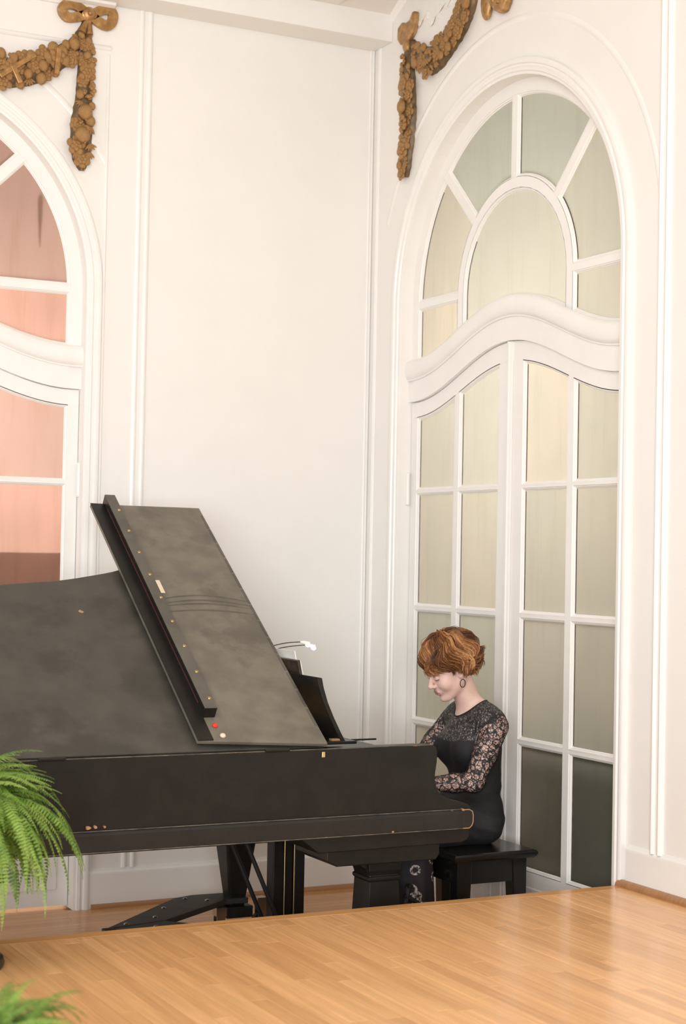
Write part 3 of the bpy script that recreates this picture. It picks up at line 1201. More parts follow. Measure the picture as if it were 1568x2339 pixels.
MB().ell(lidp(-.418, .075, .004), (.012, .012, .008), 12, 8, (LU, LS, LN)).obj('bumper', 'ivory', flap, smooth=True)
for k in range(13):
    s_ = .12 + k * .115
    MB().prism([(-.014, s_), (-.003, s_), (-.003, s_ + .1), (-.014, s_ + .1)], lidp, .0002, .0012).obj('flap_hinge', 'batten', flap)
for xx in (-.22, -1.1, -1.75):
    a = Vector(lidp(xx, 0, 0))
    MB().tube([(a.x - .05, YS - .004, 1.006), (a.x + .05, YS - .004, 1.006)], .006, 8).obj('lid_hinge', 'case', piano)
MB().box((-1.432, YS - .006, .972), (-1.418, YS, .994)).obj('lid_catch', 'brass', piano, bevel=.002)
# scuffs, chips and wipe marks
for k, (s0, bulge) in enumerate(((.955, .035), (.925, .030), (.905, .026), (.865, .02))):
    n_ = 18
    us_ = [-.395 + .385 * i / n_ for i in range(n_ + 1)]
    mid = [(u_, s0 - .02 * (u_ + .395) / .385 + bulge * sin(pi * (u_ + .395) / .385)) for u_ in us_]
    w_ = [(.0025 + .003 * sin(pi * i / n_)) for i in range(n_ + 1)]
    MB().strip([(p[0], p[1] + w) for p, w in zip(mid, w_)], [(p[0], p[1] - w) for p, w in zip(mid, w_)], lidp, .0002, .0005).obj('scuff_mark', 'scuff', flap)
cr_ = random.Random(2)


def chip(fn_, u_, v_, r_, d0, d1, parent):
    poly_ = [(u_ + r_ * cr_.uniform(.5, 1.2) * cos(a), v_ + r_ * cr_.uniform(.6, 1.2) * sin(a)) for a in [2 * pi * i / 8 for i in range(8)]]
    MB().prism(poly_, fn_, d0, d1).obj('paint_chip', 'chip', parent)


chip(lidp, -.755, .905, .011, -.0298, -.0292, lid)
for (u_, v_, r_) in ((-2.362, .757, .009), (-2.335, .758, .006), (-2.30, .757, .004), (-.80, .741, .006), (-1.12, .672, .005)):
    chip(xz, u_, v_, r_, YS - .0136, YS + .001, piano)
MB().tube([(-1.78, -.70, .98), (-1.78, -1.115, 1.655)], .012, 8).obj('prop_stick', 'case', piano)
# plate, pin block, keyboard
MB().prism([(p[0], p[1]) for p in inset(outl, .06)], xy, .90, .915).obj('iron_plate', 'goldplate', piano)
MB().box((-1.26, YS + .06, .69), (-.955, YS + 1.58, .955)).obj('pinblock_deck', 'case', piano, bevel=.004)
MB().prism([(-.955, .735), (-.94, .735), (-.925, .86), (-.935, .90), (-.955, .90)], xz, YS + .06, YS + 1.58).obj('fallboard', 'case', piano, bevel=.003)
MB().box((-.788, YS + .10, .668), (-.765, YS + 1.54, .728)).obj('key_slip', 'case', piano, bevel=.004)
MB().box((-.955, YS + .06, .668), (-.79, YS + 1.58, .715)).obj('key_frame', 'rubber', piano)
for yy in (YS + .06, YS + 1.43):
    MB().box((-.94, yy, .70), (-.79, yy + .15, .752)).obj('key_block', 'case', piano, bevel=.006)
KW = 1.22 / 52
y_lo = YS + 1.425
wk = MB().box((-.94, .0006, .716), (-.792, KW - .0006, .738)).mesh('white_key', bevel=.001, seg=1)
bk = MB().box((-.94, -.006, .738), (-.845, .006, .750)).mesh('black_key', bevel=.001, seg=1)
for k in range(52):
    o = objm('white_key', wk, 'white_key', piano)
    o.location = (0, YS + .212 + k * KW, 0)
    if k < 51 and (k % 7) in (0, 2, 3, 5, 6):
        o = objm('black_key', bk, 'rubber', piano)
        o.location = (0, YS + .212 + (k + 1) * KW, 0)
# music desk (board with curved profile, seen from behind)
dprof = [(-1.235, 1.000), (-1.262, 1.045), (-1.294, 1.105), (-1.322, 1.165), (-1.342, 1.225), (-1.350, 1.262)]
poly = dprof + [(x_ - .022, z_ + .004) for x_, z_ in reversed(dprof)]
desk = MB().prism(poly, xz, -1.93, -.72).obj('music_desk', 'case', piano, bevel=.003)
MB().box((-1.36, -1.95, 1.0), (-1.20, -.70, 1.012)).obj('desk_shelf', 'case', piano, bevel=.003)
MB().box((-1.20, -1.90, 1.006), (-1.085, -1.89, 1.013)).obj('desk_rail', 'case', piano, bevel=.002)
MB().box((-1.30, -1.925, 1.0125), (-1.25, -1.90, 1.02)).obj('desk_block', 'shoe_mould', piano)
for yy in (YS + .0, YS + 1.585):
    MB().box((-1.40, yy + .001, 1.003), (-1.0, yy + .05, 1.006)).obj('cheek_top', 'case', piano)

# printed music and lamp on the desk
book = empty('music_book', (-1.30, -1.30, 1.05))
tag(book, 'dark brown music book leaning on the piano music desk', 'book')
bp = [(-1.262, 1.06), (-1.30, 1.14), (-1.335, 1.235), (-1.352, 1.315)]
poly = bp + [(x_ + .012, z_ + .003) for x_, z_ in reversed(bp)]
MB().prism(poly, xz, -1.70, -1.36).obj('cover', 'cover', book)
poly2 = [(x_ + .013, z_ + .003) for x_, z_ in bp] + [(x_ + .019, z_ + .0) for x_, z_ in reversed(bp)]
MB().prism(poly2, xz, -1.695, -1.365).obj('pages', 'paper', book)
nb = empty('spiral_notebook', (-1.30, -1.15, 1.05))
tag(nb, 'white spiral-bound music notebook open behind the brown book', 'book')
poly = [(x_ + .024, z_ + .035) for x_, z_ in bp] + [(x_ + .028, z_ + .036) for x_, z_ in reversed(bp)]
MB().prism(poly, xz, -1.62, -1.10).obj('pages', 'paper', nb)
for k in range(11):
    zc = 1.12 + k * .022
    xc = -1.27 - (zc - 1.10) * .36
    pts = [(xc + .03 + .012 * cos(a), -1.375 + .012 * sin(a), zc + .024) for a in [2 * pi * i / 12 for i in range(13)]]
    MB().tube(pts, .0018, 5).obj('spiral_ring', 'paper', nb)
lamp = empty('clip_lamp', (-1.30, -1.25, 1.20))
tag(lamp, 'small clip-on music lamp with two thin goosenecks and glowing white tips', 'lamp')
MB().box((-1.37, -1.27, 1.235), (-1.33, -1.21, 1.275)).obj('clip', 'rubber', lamp, bevel=.004)
for (ya, pts, hz) in ((-1.25, [(-1.35, 1.27), (-1.32, 1.32), (-1.26, 1.348), (-1.19, 1.362), (-1.125, 1.366)], 0), (-1.23, [(-1.35, 1.27), (-1.31, 1.305), (-1.24, 1.332), (-1.16, 1.346), (-1.088, 1.351)], 0)):
    cp = catmull([(p[0], ya, p[1]) for p in pts], 5)
    MB().tube(cp, .0022, 6).obj('gooseneck', 'cover', lamp)
    e = Vector(cp[-1])
    MB().tube([e, e + Vector((.02, -.002, -.002)), e + Vector((.042, -.004, -.008))], [.004, .008, .010], 10).obj('lamp_head', 'paper', lamp, smooth=True)
    MB().ell(e + Vector((.036, -.006, -.014)), (.011, .010, .008)).obj('led', 'led', lamp, smooth=True)

# dolly under the front legs ---------------------------------------------------
dolly = empty('piano_dolly', (-1.5, -1.3, 0))
tag(dolly, 'black steel V-shaped piano dolly with casters under the front legs', 'dolly')
ap_, tl, bl = Vector((-1.95, -1.15)), Vector((-1.20, -.70)), Vector((-1.089, -1.927))


def bar(p, q, w, z0, z1):
    p, q = Vector(p), Vector(q)
    t = (q - p).normalized()
    nn = Vector((-t.y, t.x)) * w / 2
    return MB().prism([tuple(p + nn), tuple(p - nn), tuple(q - nn), tuple(q + nn)], xy, z0, z1)


MB().prism([(-1.97, -1.19), (-1.48, -.715), (-1.38, -.68), (-1.16, -.69), (-1.16, -.83), (-1.27, -.83), (-1.68, -1.13)], xy, .150, .175).obj('dolly_arm', 'dolly_steel', dolly, bevel=.003)
MB().prism([(-1.962, -1.20), (-1.685, -1.132), (-1.42, -1.40), (-1.09, -1.84), (-1.20, -1.97), (-1.52, -1.50), (-1.80, -1.29)], xy, .1495, .1745).obj('dolly_arm', 'dolly_steel', dolly, bevel=.003)
MB().box((-1.985, -1.225, .13), (-1.935, -1.185, .178)).obj('rubber_pad', 'rubber', dolly, bevel=.004)
for (c, lbl) in ((tl + Vector((.0, -.06)), ''), (bl, '')):
    MB().box((c.x - .065, c.y - .07, .085), (c.x + .065, c.y + .07, .137)).obj('leg_cup', 'black_metal', dolly, bevel=.005)
for c in [Vector(q) for q in ((-1.86, -1.14), (-1.60, -.90), (-1.44, -.75), (-1.36, -.82), (-1.22, -.74), (-1.70, -1.06), (-1.76, -1.23), (-1.62, -1.24), (-1.40, -1.50), (-1.22, -1.80))]:
    if True:
        MB().ell((c.x, c.y, .175), (.012, .012, .006), 10, 6).obj('bolt', 'chrome', dolly)
for c in (Vector((-1.315, -.86)), Vector((-1.05, -.72)), Vector((-1.27, -1.85)), Vector((-1.70, -1.12))):
    w = MB().tube([(c.x, c.y - .014, .04), (c.x, c.y + .014, .04)], .04, 18)
    wh = w.obj('caster_wheel', 'rubber', dolly, smooth=True)
    fk = MB().box((c.x - .02, c.y - .022, .04), (c.x + .02, c.y - .017, .115)).box((c.x - .02, c.y + .017, .04), (c.x + .02, c.y + .022, .115)).box((c.x - .024, c.y - .024, .112), (c.x + .024, c.y + .024, .15))
    fk.obj('caster_fork', 'chrome', dolly)

# ------------------------------------------------------------------ bench
BX0, BX1, BY0, BY1, BZ = -.630, -.212, -1.775, -1.03, .49
bench = empty('piano_bench', ((BX0 + BX1) / 2, (BY0 + BY1) / 2, 0))
tag(bench, 'black lacquered wooden piano bench with four square tapered legs', 'bench')
tp = MB()
lay = [(BZ - .034, .012), (BZ - .026, .004), (BZ - .018, 0), (BZ - .010, 0), (BZ - .003, .004), (BZ, .012)]
vs = []
for z, i_ in lay:
    vs += [(BX0 + i_, BY0 + i_, z), (BX1 - i_, BY0 + i_, z), (BX1 - i_, BY1 - i_, z), (BX0 + i_, BY1 - i_, z)]
fs = [(4 * i + k, 4 * i + (k + 1) % 4, 4 * i + 4 + (k + 1) % 4, 4 * i + 4 + k) for i in range(len(lay) - 1) for k in range(4)] + [(0, 1, 2, 3), tuple(range(4 * len(lay) - 4, 4 * len(lay)))]
tp.add(vs, fs).obj('seat_top', 'bench', bench)
a0, a1, b0, b1 = BX0 + .035, BX1 - .035, BY0 + .035, BY1 - .035
for nm, A_, B_ in (('apron', (a0 + .02, b0 + .005, BZ - .135), (a1 - .02, b0 + .022, BZ - .034)), ('apron', (a0 + .02, b1 - .022, BZ - .135), (a1 - .02, b1 - .005, BZ - .034)),
                   ('apron', (a0 + .005, b0 + .02, BZ - .135), (a0 + .022, b1 - .02, BZ - .034)), ('apron', (a1 - .022, b0 + .02, BZ - .135), (a1 - .005, b1 - .02, BZ - .034))):
    MB().box(A_, B_).obj(nm, 'bench', bench, bevel=.002)
for sx, sy in ((0, 0), (1, 0), (0, 1), (1, 1)):
    xa, xb_ = (a0, a0 + .072) if not sx else (a1 - .072, a1)
    ya, yb_ = (b0, b0 + .072) if not sy else (b1 - .072, b1)
    tx, ty = (.018 if not sx else 0, 0), (0, 0)
    ix0, ix1 = (0, .02) if not sx else (.02, 0)
    iy0, iy1 = (0, .02) if not sy else (.02, 0)
    MB().hexa([(xa + ix0, ya + iy0, 0), (xb_ - ix1, ya + iy0, 0), (xb_ - ix1, yb_ - iy1, 0), (xa + ix0, yb_ - iy1, 0),
               (xa, ya, BZ - .034), (xb_, ya, BZ - .034), (xb_, yb_, BZ - .034), (xa, yb_, BZ - .034)]).obj('leg', 'bench', bench, bevel=.003)

# low dark stand half hidden under the keyboard
st = empty('low_stand', (-.80, -1.63, 0))
tag(st, 'low black folding stand half hidden under the keyboard', 'stand')
MB().tube([(-.80, -1.60, .0), (-.755, -1.60, .34)], .011, 8).obj('leg', 'black_metal', st)
MB().tube([(-.80, -1.25, .0), (-.755, -1.25, .34)], .011, 8).obj('leg', 'black_metal', st)
MB().tube([(-.775, -1.60, .30), (-.60, -1.60, .21)], .011, 8).obj('brace', 'black_metal', st)
MB().tube([(-.755, -1.62, .34), (-.755, -1.23, .34)], .011, 8).obj('crossbar', 'black_metal', st)


# ------------------------------------------------------------------ pianist
def surface_nets(F, ax, ay, az):
    S = F < 0
    nx, ny, nz = F.shape
    c = [S[i:nx - 1 + i, j:ny - 1 + j, k:nz - 1 + k] for i in (0, 1) for j in (0, 1) for k in (0, 1)]
    al = c[0].copy()
    an = c[0].copy()
    for q in c[1:]:
        al &= q
        an |= q
    act = an & ~al
    I, J, K = np.nonzero(act)
    idx = np.full(act.shape, -1, np.int32)
    idx[I, J, K] = np.arange(len(I))
    acc = np.zeros((len(I), 3))
    cnt = np.zeros(len(I))
    AX = (ax, ay, az)
    cor = [(i, j, k) for i in (0, 1) for j in (0, 1) for k in (0, 1)]
    for a in range(8):
        for b in range(a + 1, 8):
            da = [cor[b][q] - cor[a][q] for q in range(3)]
            if sum(abs(v) for v in da) != 1:
                continue
            fa = F[I + cor[a][0], J + cor[a][1], K + cor[a][2]]
            fb = F[I + cor[b][0], J + cor[b][1], K + cor[b][2]]
            m = (fa < 0) != (fb < 0)
            t = np.where(m, fa / np.where(m, fa - fb, 1), 0)
            pos = []
            for q, base in enumerate((I, J, K)):
                pa = AX[q][base + cor[a][q]]
                pb = AX[q][base + cor[b][q]]
                pos.append(pa + (pb - pa) * t)
            acc += np.stack(pos, 1) * m[:, None]
            cnt += m
    V = acc / cnt[:, None]
    quads = []
    # x edges
    for axis in range(3):
        A = S[:-1, 1:-1, 1:-1] if axis == 0 else (S[1:-1, :-1, 1:-1] if axis == 1 else S[1:-1, 1:-1, :-1])
        B = S[1:, 1:-1, 1:-1] if axis == 0 else (S[1:-1, 1:, 1:-1] if axis == 1 else S[1:-1, 1:-1, 1:])
        i, j, k = np.nonzero(A != B)
        flip = A[i, j, k]
        if axis == 0:
            q = [idx[i, j, k], idx[i, j + 1, k], idx[i, j + 1, k + 1], idx[i, j, k + 1]]
        elif axis == 1:
            q = [idx[i, j, k], idx[i, j, k + 1], idx[i + 1, j, k + 1], idx[i + 1, j, k]]
        else:
            q = [idx[i, j, k], idx[i + 1, j, k], idx[i + 1, j + 1, k], idx[i, j + 1, k]]
        Q = np.stack(q, 1)
        Q[~flip] = Q[~flip][:, ::-1]
        quads.append(Q)
    return V, np.concatenate(quads)


class SDF:
    def __init__(s, ax, ay, az):
        s.ax, s.ay, s.az = [np.asarray(a, np.float32) for a in (ax, ay, az)]
        s.F = np.full((len(ax), len(ay), len(az)), .2, np.float32)

    def _box(s, lo, hi):
        sl = []
        for a, l, h in zip((s.ax, s.ay, s.az), lo, hi):
            i0, i1 = np.searchsorted(a, l), np.searchsorted(a, h)
            sl.append(slice(max(0, i0 - 1), min(len(a), i1 + 1)))
        X, Y, Z = np.meshgrid(s.ax[sl[0]], s.ay[sl[1]], s.az[sl[2]], indexing='ij', sparse=True)
        return tuple(sl), X, Y, Z

    def _comb(s, sl, d, k, sub=False):
        f = s.F[sl]
        if f.size == 0:
            return
        if sub:
            d = -d
            h = np.clip(.5 - .5 * (d - f) / k, 0, 1)
            s.F[sl] = np.where(True, f * h + d * (1 - h) + k * h * (1 - h), f)
        else:
            h = np.clip(.5 + .5 * (d - f) / k, 0, 1)
            s.F[sl] = d * (1 - h) + f * h - k * h * (1 - h)

    def cap(s, a, b, ra, rb=None, k=.02):
        rb = ra if rb is None else rb
        a, b = np.array(a, float), np.array(b, float)
        m = max(ra, rb) + k + .03
        sl, X, Y, Z = s._box(np.minimum(a, b) - m, np.maximum(a, b) + m)
        ab = b - a
        L2 = max(1e-9, ab @ ab)
        t = np.clip(((X - a[0]) * ab[0] + (Y - a[1]) * ab[1] + (Z - a[2]) * ab[2]) / L2, 0, 1)
        d = np.sqrt((X - a[0] - t * ab[0]) ** 2 + (Y - a[1] - t * ab[1]) ** 2 + (Z - a[2] - t * ab[2]) ** 2) - (ra + (rb - ra) * t)
        s._comb(sl, d, k)
        return s

    def ell(s, c, r, k=.02, R=None, sub=False):
        c = np.array(c, float)
        m = max(r) + k + .03
        sl, X, Y, Z = s._box(c - m, c + m)
        x, y_, z = X - c[0], Y - c[1], Z - c[2]
        if R is not None:
            p = [x * R[q][0] + y_ * R[q][1] + z * R[q][2] for q in range(3)]
        else:
            p = [x + 0 * y_ + 0 * z, y_ + 0 * x + 0 * z, z + 0 * x + 0 * y_]
        k0 = np.sqrt(sum((p[q] / r[q]) ** 2 for q in range(3)))
        k1 = np.sqrt(sum((p[q] / r[q] ** 2) ** 2 for q in range(3)))
        d = k0 * (k0 - 1) / np.maximum(k1, 1e-6)
        s._comb(sl, d, k, sub)
        return s

    def mesh(s):
        return surface_nets(s.F, s.ax.astype(float), s.ay.astype(float), s.az.astype(float))


def axis_lin(parts):
    out = []
    for a, b, h in parts:
        out += list(np.arange(a, b - 1e-9, h))
    out.append(parts[-1][1])
    return np.array(out)


Y0 = -1.44
HC = np.array((-.478, Y0, 1.250))
hp = radians(24)
hy = radians(-4)     # a touch away from the camera
HF = np.array((-cos(hp) * cos(hy), sin(hy) * cos(hp) * -1, -sin(hp)))
HL = np.array((-sin(hy) * 0, -1.0, 0))
HL = HL - HF * (HL @ HF)
HL /= np.linalg.norm(HL)
HU = np.cross(HF, HL)
if HU[2] < 0:
    HU = -HU
HR = (HF, HL, HU)


def H(f_, l_, u_):
    return HC + HF * f_ + HL * l_ + HU * u_


def torso(s, g=0.0):
    s.ell((-.355, Y0, .605), (.130 + g, .182 + g, .120 + g), .03)          # pelvis
    s.ell((-.330, Y0, .745), (.098 + g, .132 + g, .13 + g), .05)            # waist
    s.ell((-.345, Y0, .90), (.108 + g, .152 + g, .145 + g), .06)            # rib cage
    s.ell((-.425, Y0 - .072, .90), (.062 + g, .064 + g, .066 + g), .05)      # bust
    s.ell((-.425, Y0 + .072, .90), (.062 + g, .064 + g, .066 + g), .05)
    s.cap((-.345, Y0 - .12, 1.015), (-.345, Y0 + .12, 1.015), .064 + g, .064 + g, .05)
    s.cap((-.345, Y0 - .045, 1.088), (-.335, Y0 - .145, 1.036), .036 + g, .040 + g, .03)
    s.cap((-.345, Y0 + .045, 1.088), (-.335, Y0 + .145, 1.036), .036 + g, .040 + g, .03)
    s.cap((-.40, Y0, .95), (-.375, Y0, 1.03), .06 + g, .05 + g, .04)


SHL, ELL, WRL = (-.338, Y0 - .170, 1.010), (-.462, Y0 - .205, .776), (-.672, Y0 - .150, .768)
SHR, ELR, WRR = (-.345, Y0 + .170, 1.010), (-.50, Y0 + .235, .80), (-.70, Y0 + .17, .785)


def arm(s, sh, el, wr, g=0.0):
    sh, el, wr = [np.array(q) for q in (sh, el, wr)]
    s.cap(sh, sh * .5 + el * .5, .055 + g, .049 + g, .03)
    s.cap(sh * .5 + el * .5, el, .049 + g, .040 + g, .02)
    s.cap(el, el * .6 + wr * .4, .038 + g, .036 + g, .02)
    s.cap(el * .6 + wr * .4, wr, .036 + g, .024 + g, .02)


def hand(s, wr, side):
    """curved playing hand, fingers toward -x"""
    w = np.array(wr)
    palm = w + np.array((-.052, 0, .006))
    s.cap(w, palm, .022, .026, .015)
    s.ell(palm + np.array((-.012, 0, 0)), (.042, .040, .016), .012)
    for k, (dy, l1, l2) in enumerate(((-.030, .030, .022), (-.011, .036, .026), (.009, .034, .025), (.027, .026, .020))):
        base = palm + np.array((-.040, dy * side, .002))
        kn = base + np.array((-l1, dy * .25 * side, .006))
        mid = kn + np.array((-l2 * .75, dy * .1 * side, -.016))
        tip = mid + np.array((-.010, 0, -.016))
        s.cap(base, kn, .0095, .009, .006)
        s.cap(kn, mid, .009, .0082, .003)
        s.cap(mid, tip, .0082, .007, .003)
    tb = palm + np.array((.005, -.034 * side, -.004))
    tk = tb + np.array((-.034, -.016 * side, -.008))
    s.cap(tb, tk, .0125, .0105, .01)
    s.cap(tk, tk + np.array((-.026, .004 * side, -.008)), .0105, .008, .003)


ax = axis_lin([(-.86, -.62, .005), (-.62, -.36, .0022), (-.36, -.12, .005)])
ay = axis_lin([(-1.76, Y0 - .095, .005), (Y0 - .095, Y0 + .095, .0026), (Y0 + .095, -1.10, .005)])
az = axis_lin([(.03, .45, .009), (.45, 1.09, .005), (1.09, 1.40, .0022)])
B = SDF(ax, ay, az)
torso(B)
arm(B, SHL, ELL, WRL)
arm(B, SHR, ELR, WRR)
hand(B, WRL, -1)
hand(B, WRR, 1)
for sg in (-1, 1):
    hip, kn, an = np.array((-.38, Y0 + sg * .085, .575)), np.array((-.76, Y0 + sg * .10, .515)), np.array((-.70, Y0 + sg * .10, .10))
    B.cap(hip, kn, .082, .056, .03)
    B.cap(kn, kn * .6 + an * .4, .052, .05, .02)
    B.cap(kn * .6 + an * .4, an, .05, .034, .02)
    B.cap(an, an + np.array((-.12, 0, -.045)), .036, .026, .02)
# neck and head
B.cap((-.352, Y0, 1.045), H(-.038, 0, -.055), .060, .052, .03)
B.ell(H(-.018, 0, .034), (.096, .075, .090), .02, HR)
B.ell(H(.028, 0, -.035), (.064, .060, .082), .03, HR)
for sg in (-1, 1):
    B.cap(H(-.015, sg * .054, -.05), H(.052, sg * .020, -.104), .020, .018, .025)
    B.ell(H(.056, sg * .038, -.038), (.028, .024, .026), .025, HR)
B.ell(H(.066, 0, -.108), (.022, .024, .018), .016, HR)
B.cap(H(.085, -.03, .024), H(.085, .03, .024), .012, .012, .018)
for sg in (-1, 1):
    B.ell(H(.098, sg * .032, .002), (.017, .020, .012), .008, HR, sub=True)
    B.ell(H(.082, sg * .032, .000), (.0145, .017, .0125), .004, HR)
B.cap(H(.088, 0, .012), H(.113, 0, -.034), .0075, .0115, .010)
for sg in (-1, 1):
    B.ell(H(.100, sg * .012, -.038), (.012, .009, .008), .006, HR)
B.ell(H(.083, 0, -.066), (.016, .028, .020), .014, HR)
B.cap(H(.0945, -.016, -.067), H(.0945, .016, -.067), .0048, .0048, .005)
B.cap(H(.0915, -.014, -.0775), H(.0915, .014, -.0775), .0055, .0055, .005)
B.ell(H(.103, 0, -.0722), (.009, .021, .0013), .002, HR, sub=True)
for sg in (-1, 1):
    B.ell(H(-.012, sg * .076, -.012), (.018, .009, .030), .006, HR)
    B.ell(H(-.006, sg * .082, -.010), (.009, .006, .016), .005, HR, sub=True)
V, Q = B.mesh()


def np_mesh(name, V, Q, mats, face_mat=None, smooth=True):
    me = bpy.data.meshes.new(name)
    me.vertices.add(len(V))
    me.vertices.foreach_set('co', np.ascontiguousarray(V, dtype=np.float32).ravel())
    me.loops.add(len(Q) * 4)
    me.loops.foreach_set('vertex_index', np.ascontiguousarray(Q, dtype=np.int32).ravel())
    me.polygons.add(len(Q))
    me.polygons.foreach_set('loop_start', np.arange(0, len(Q) * 4, 4, dtype=np.int32))
    try:
        me.polygons.foreach_set('loop_total', np.full(len(Q), 4, dtype=np.int32))
    except Exception:
        pass
    for m_ in mats:
        me.materials.append(MAT[m_])
    if face_mat is not None:
        me.polygons.foreach_set('material_index', face_mat.astype(np.int32))
    me.polygons.foreach_set('use_smooth', np.full(len(Q), smooth))
    me.update(calc_edges=True)
    me.validate()
    return me


def relax(V, Q, it=2, lam=.5):
    """light Laplacian smoothing"""
    for _ in range(it):
        acc = np.zeros_like(V)
        cnt = np.zeros(len(V))
        for a in range(4):
            b = (a + 1) % 4
            np.add.at(acc, Q[:, a], V[Q[:, b]])
            np.add.at(cnt, Q[:, a], 1)
            np.add.at(acc, Q[:, b], V[Q[:, a]])
            np.add.at(cnt, Q[:, b], 1)
        V = V * (1 - lam) + lam * acc / np.maximum(cnt, 1)[:, None]
    return V


V = relax(V, Q, 1, .4)
fc = V[Q].mean(1)
rel = fc - HC
lf, ll, lu = rel @ HF, rel @ HL, rel @ HU
lipm = (lf > .082) & (np.abs(ll) < .0235 * np.sqrt(np.clip(1 - ((lu + .073) / .0155) ** 2, 0, 1)))
person = empty('person', (-.42, Y0, .49))
tag(person, 'seated woman in a black lace dress playing the grand piano', 'person')
fm = lipm.astype(int)
fm[(fc[:, 2] < .62) & (fc[:, 0] > -.9)] = 2
body = objm('body', np_mesh('body', V, Q, ['skin', 'lips', 'dress'], fm), None, person)

# --- dress: lined bodice, skirt, lace sleeves
D = SDF(axis_lin([(-.90, -.12, .0042)]), axis_lin([(-1.76, -1.10, .0042)]), axis_lin([(.42, 1.16, .0042)]))
torso(D, .007)
for sg in (-1, 1):
    hip, kn = np.array((-.38, Y0 + sg * .085, .578)), np.array((-.77, Y0 + sg * .10, .525))
    D.cap(hip, kn, .092, .070, .06)
for sg in (-1, 1):
    D.cap((-.345, Y0 + sg * .10, 1.03), (-.340, Y0 + sg * .150, 1.012), .066, .0615, .03)
D.cap((-.42, Y0 - .06, .60), (-.42, Y0 + .06, .60), .085, .085, .05)
D.cap((-.36, Y0 - .16, .565), (-.36, Y0 + .16, .565), .062, .062, .04)
V2, Q2 = D.mesh()
# gentle drapery folds on skirt and waist
wv = np.sin(V2[:, 2] * 95 + V2[:, 0] * 40 + np.sin(V2[:, 1] * 30) * 1.5)
am = np.clip((.80 - V2[:, 2]) / .1, 0, 1) * np.clip((V2[:, 2] - .50) / .06, 0, 1) * .0028
ctr = np.array((-.34, Y0, .7))
dirv = V2 - ctr
dirv[:, 2] = 0
dirv /= np.maximum(np.linalg.norm(dirv, axis=1), .02)[:, None]
V2 = V2 + dirv * (wv * am)[:, None]
V2[:, 2] = np.maximum(V2[:, 2], BZ + .001)
f2 = V2[Q2].mean(1)
zn = 1.030 + (f2[:, 0] + .46) * .46 + 4.0 * (f2[:, 1] - Y0) ** 2
inside = (f2[:, 2] > zn) & (((f2[:, 1] - Y0) / .108) ** 2 + ((f2[:, 0] + .37) / .135) ** 2 < 1)
keep = ~inside
Q2 = Q2[keep]
f2 = f2[keep]
bust = f2[:, 2] > .935 + .25 * np.abs(f2[:, 1] - Y0) ** 1.5
from collections import defaultdict
E_ = np.sort(np.concatenate([Q2[:, [0, 1]], Q2[:, [1, 2]], Q2[:, [2, 3]], Q2[:, [3, 0]]]), axis=1)
ue, uc = np.unique(E_, axis=0, return_counts=True)
be = ue[(uc == 1)]
be = be[(V2[be].mean(1)[:, 2] > .95)]
adj = defaultdict(list)
for p_, q_ in be.tolist():
    adj[p_].append(q_)
    adj[q_].append(p_)
seen, loop = set(), []
best = []
for st_ in list(adj):
    if st_ in seen:
        continue
    lp, cur, prv = [st_], st_, None
    seen.add(st_)
    while True:
        nx_ = [w for w in adj[cur] if w != prv and w not in seen]
        if not nx_:
            break
        prv, cur = cur, nx_[0]
        seen.add(cur)
        lp.append(cur)
    if len(lp) > len(best):
        best = lp
P_ = V2[best].copy()
for _ in range(40):
    P_ = P_ * .5 + .25 * (np.roll(P_, 1, 0) + np.roll(P_, -1, 0))
V2[best] = P_
neck_loop = [tuple(p) for p in P_[::3]]
neck_loop.append(neck_loop[0])
dress = objm('dress', np_mesh('dress', V2, Q2, ['dress', 'lined_lace'], bust.astype(int)), None, person)
dress['label'] = 'black dress with sheer lace yoke'
MB().tube(neck_loop, .0032, 6, cap=False).obj('neckline_binding', 'dress', dress, smooth=True)
# neckline binding along the smoothed edge of the neck opening
for nm, (sh, el, wr) in (('sleeve', (SHL, ELL, WRL)), ('sleeve', (SHR, ELR, WRR))):
    sh, el, wr = [np.array(q) for q in (sh, el, wr)]
    lo, hi = np.minimum(np.minimum(sh, el), wr) - .08, np.maximum(np.maximum(sh, el), wr) + .08
    S_ = SDF(*[axis_lin([(lo[q], hi[q], .0045)]) for q in range(3)])
    arm(S_, sh, el, wr, .0055)
    V3, Q3 = S_.mesh()
    f3 = V3[Q3].mean(1)
    # open the cuff beyond the wrist and the part inside the shoulder
    dcut = (f3 - wr) @ ((wr - el) / np.linalg.norm(wr - el))
    icut = (np.abs(f3[:, 1] - Y0) < .100) & (f3[:, 2] > .85)
    Q3 = Q3[(dcut < .0) & ~icut]
    objm(nm, np_mesh('sleeve', V3, Q3, ['lace']), None, dress)['label'] = 'sheer black floral lace sleeve'
# black seam round the near armhole
for sg in (-1, 1):
    c0 = np.array((-.344, Y0 + sg * .140, 1.005))
    ring = []
    for i in range(33):
        a = 2 * pi * i / 32
        ring.append((c0[0] + .070 * cos(a), c0[1] + sg * .010 * sin(a), c0[2] + .078 * sin(a)))
    MB().tube(ring, .006, 6, cap=False).obj('armhole_seam', 'dress', dress, smooth=True)
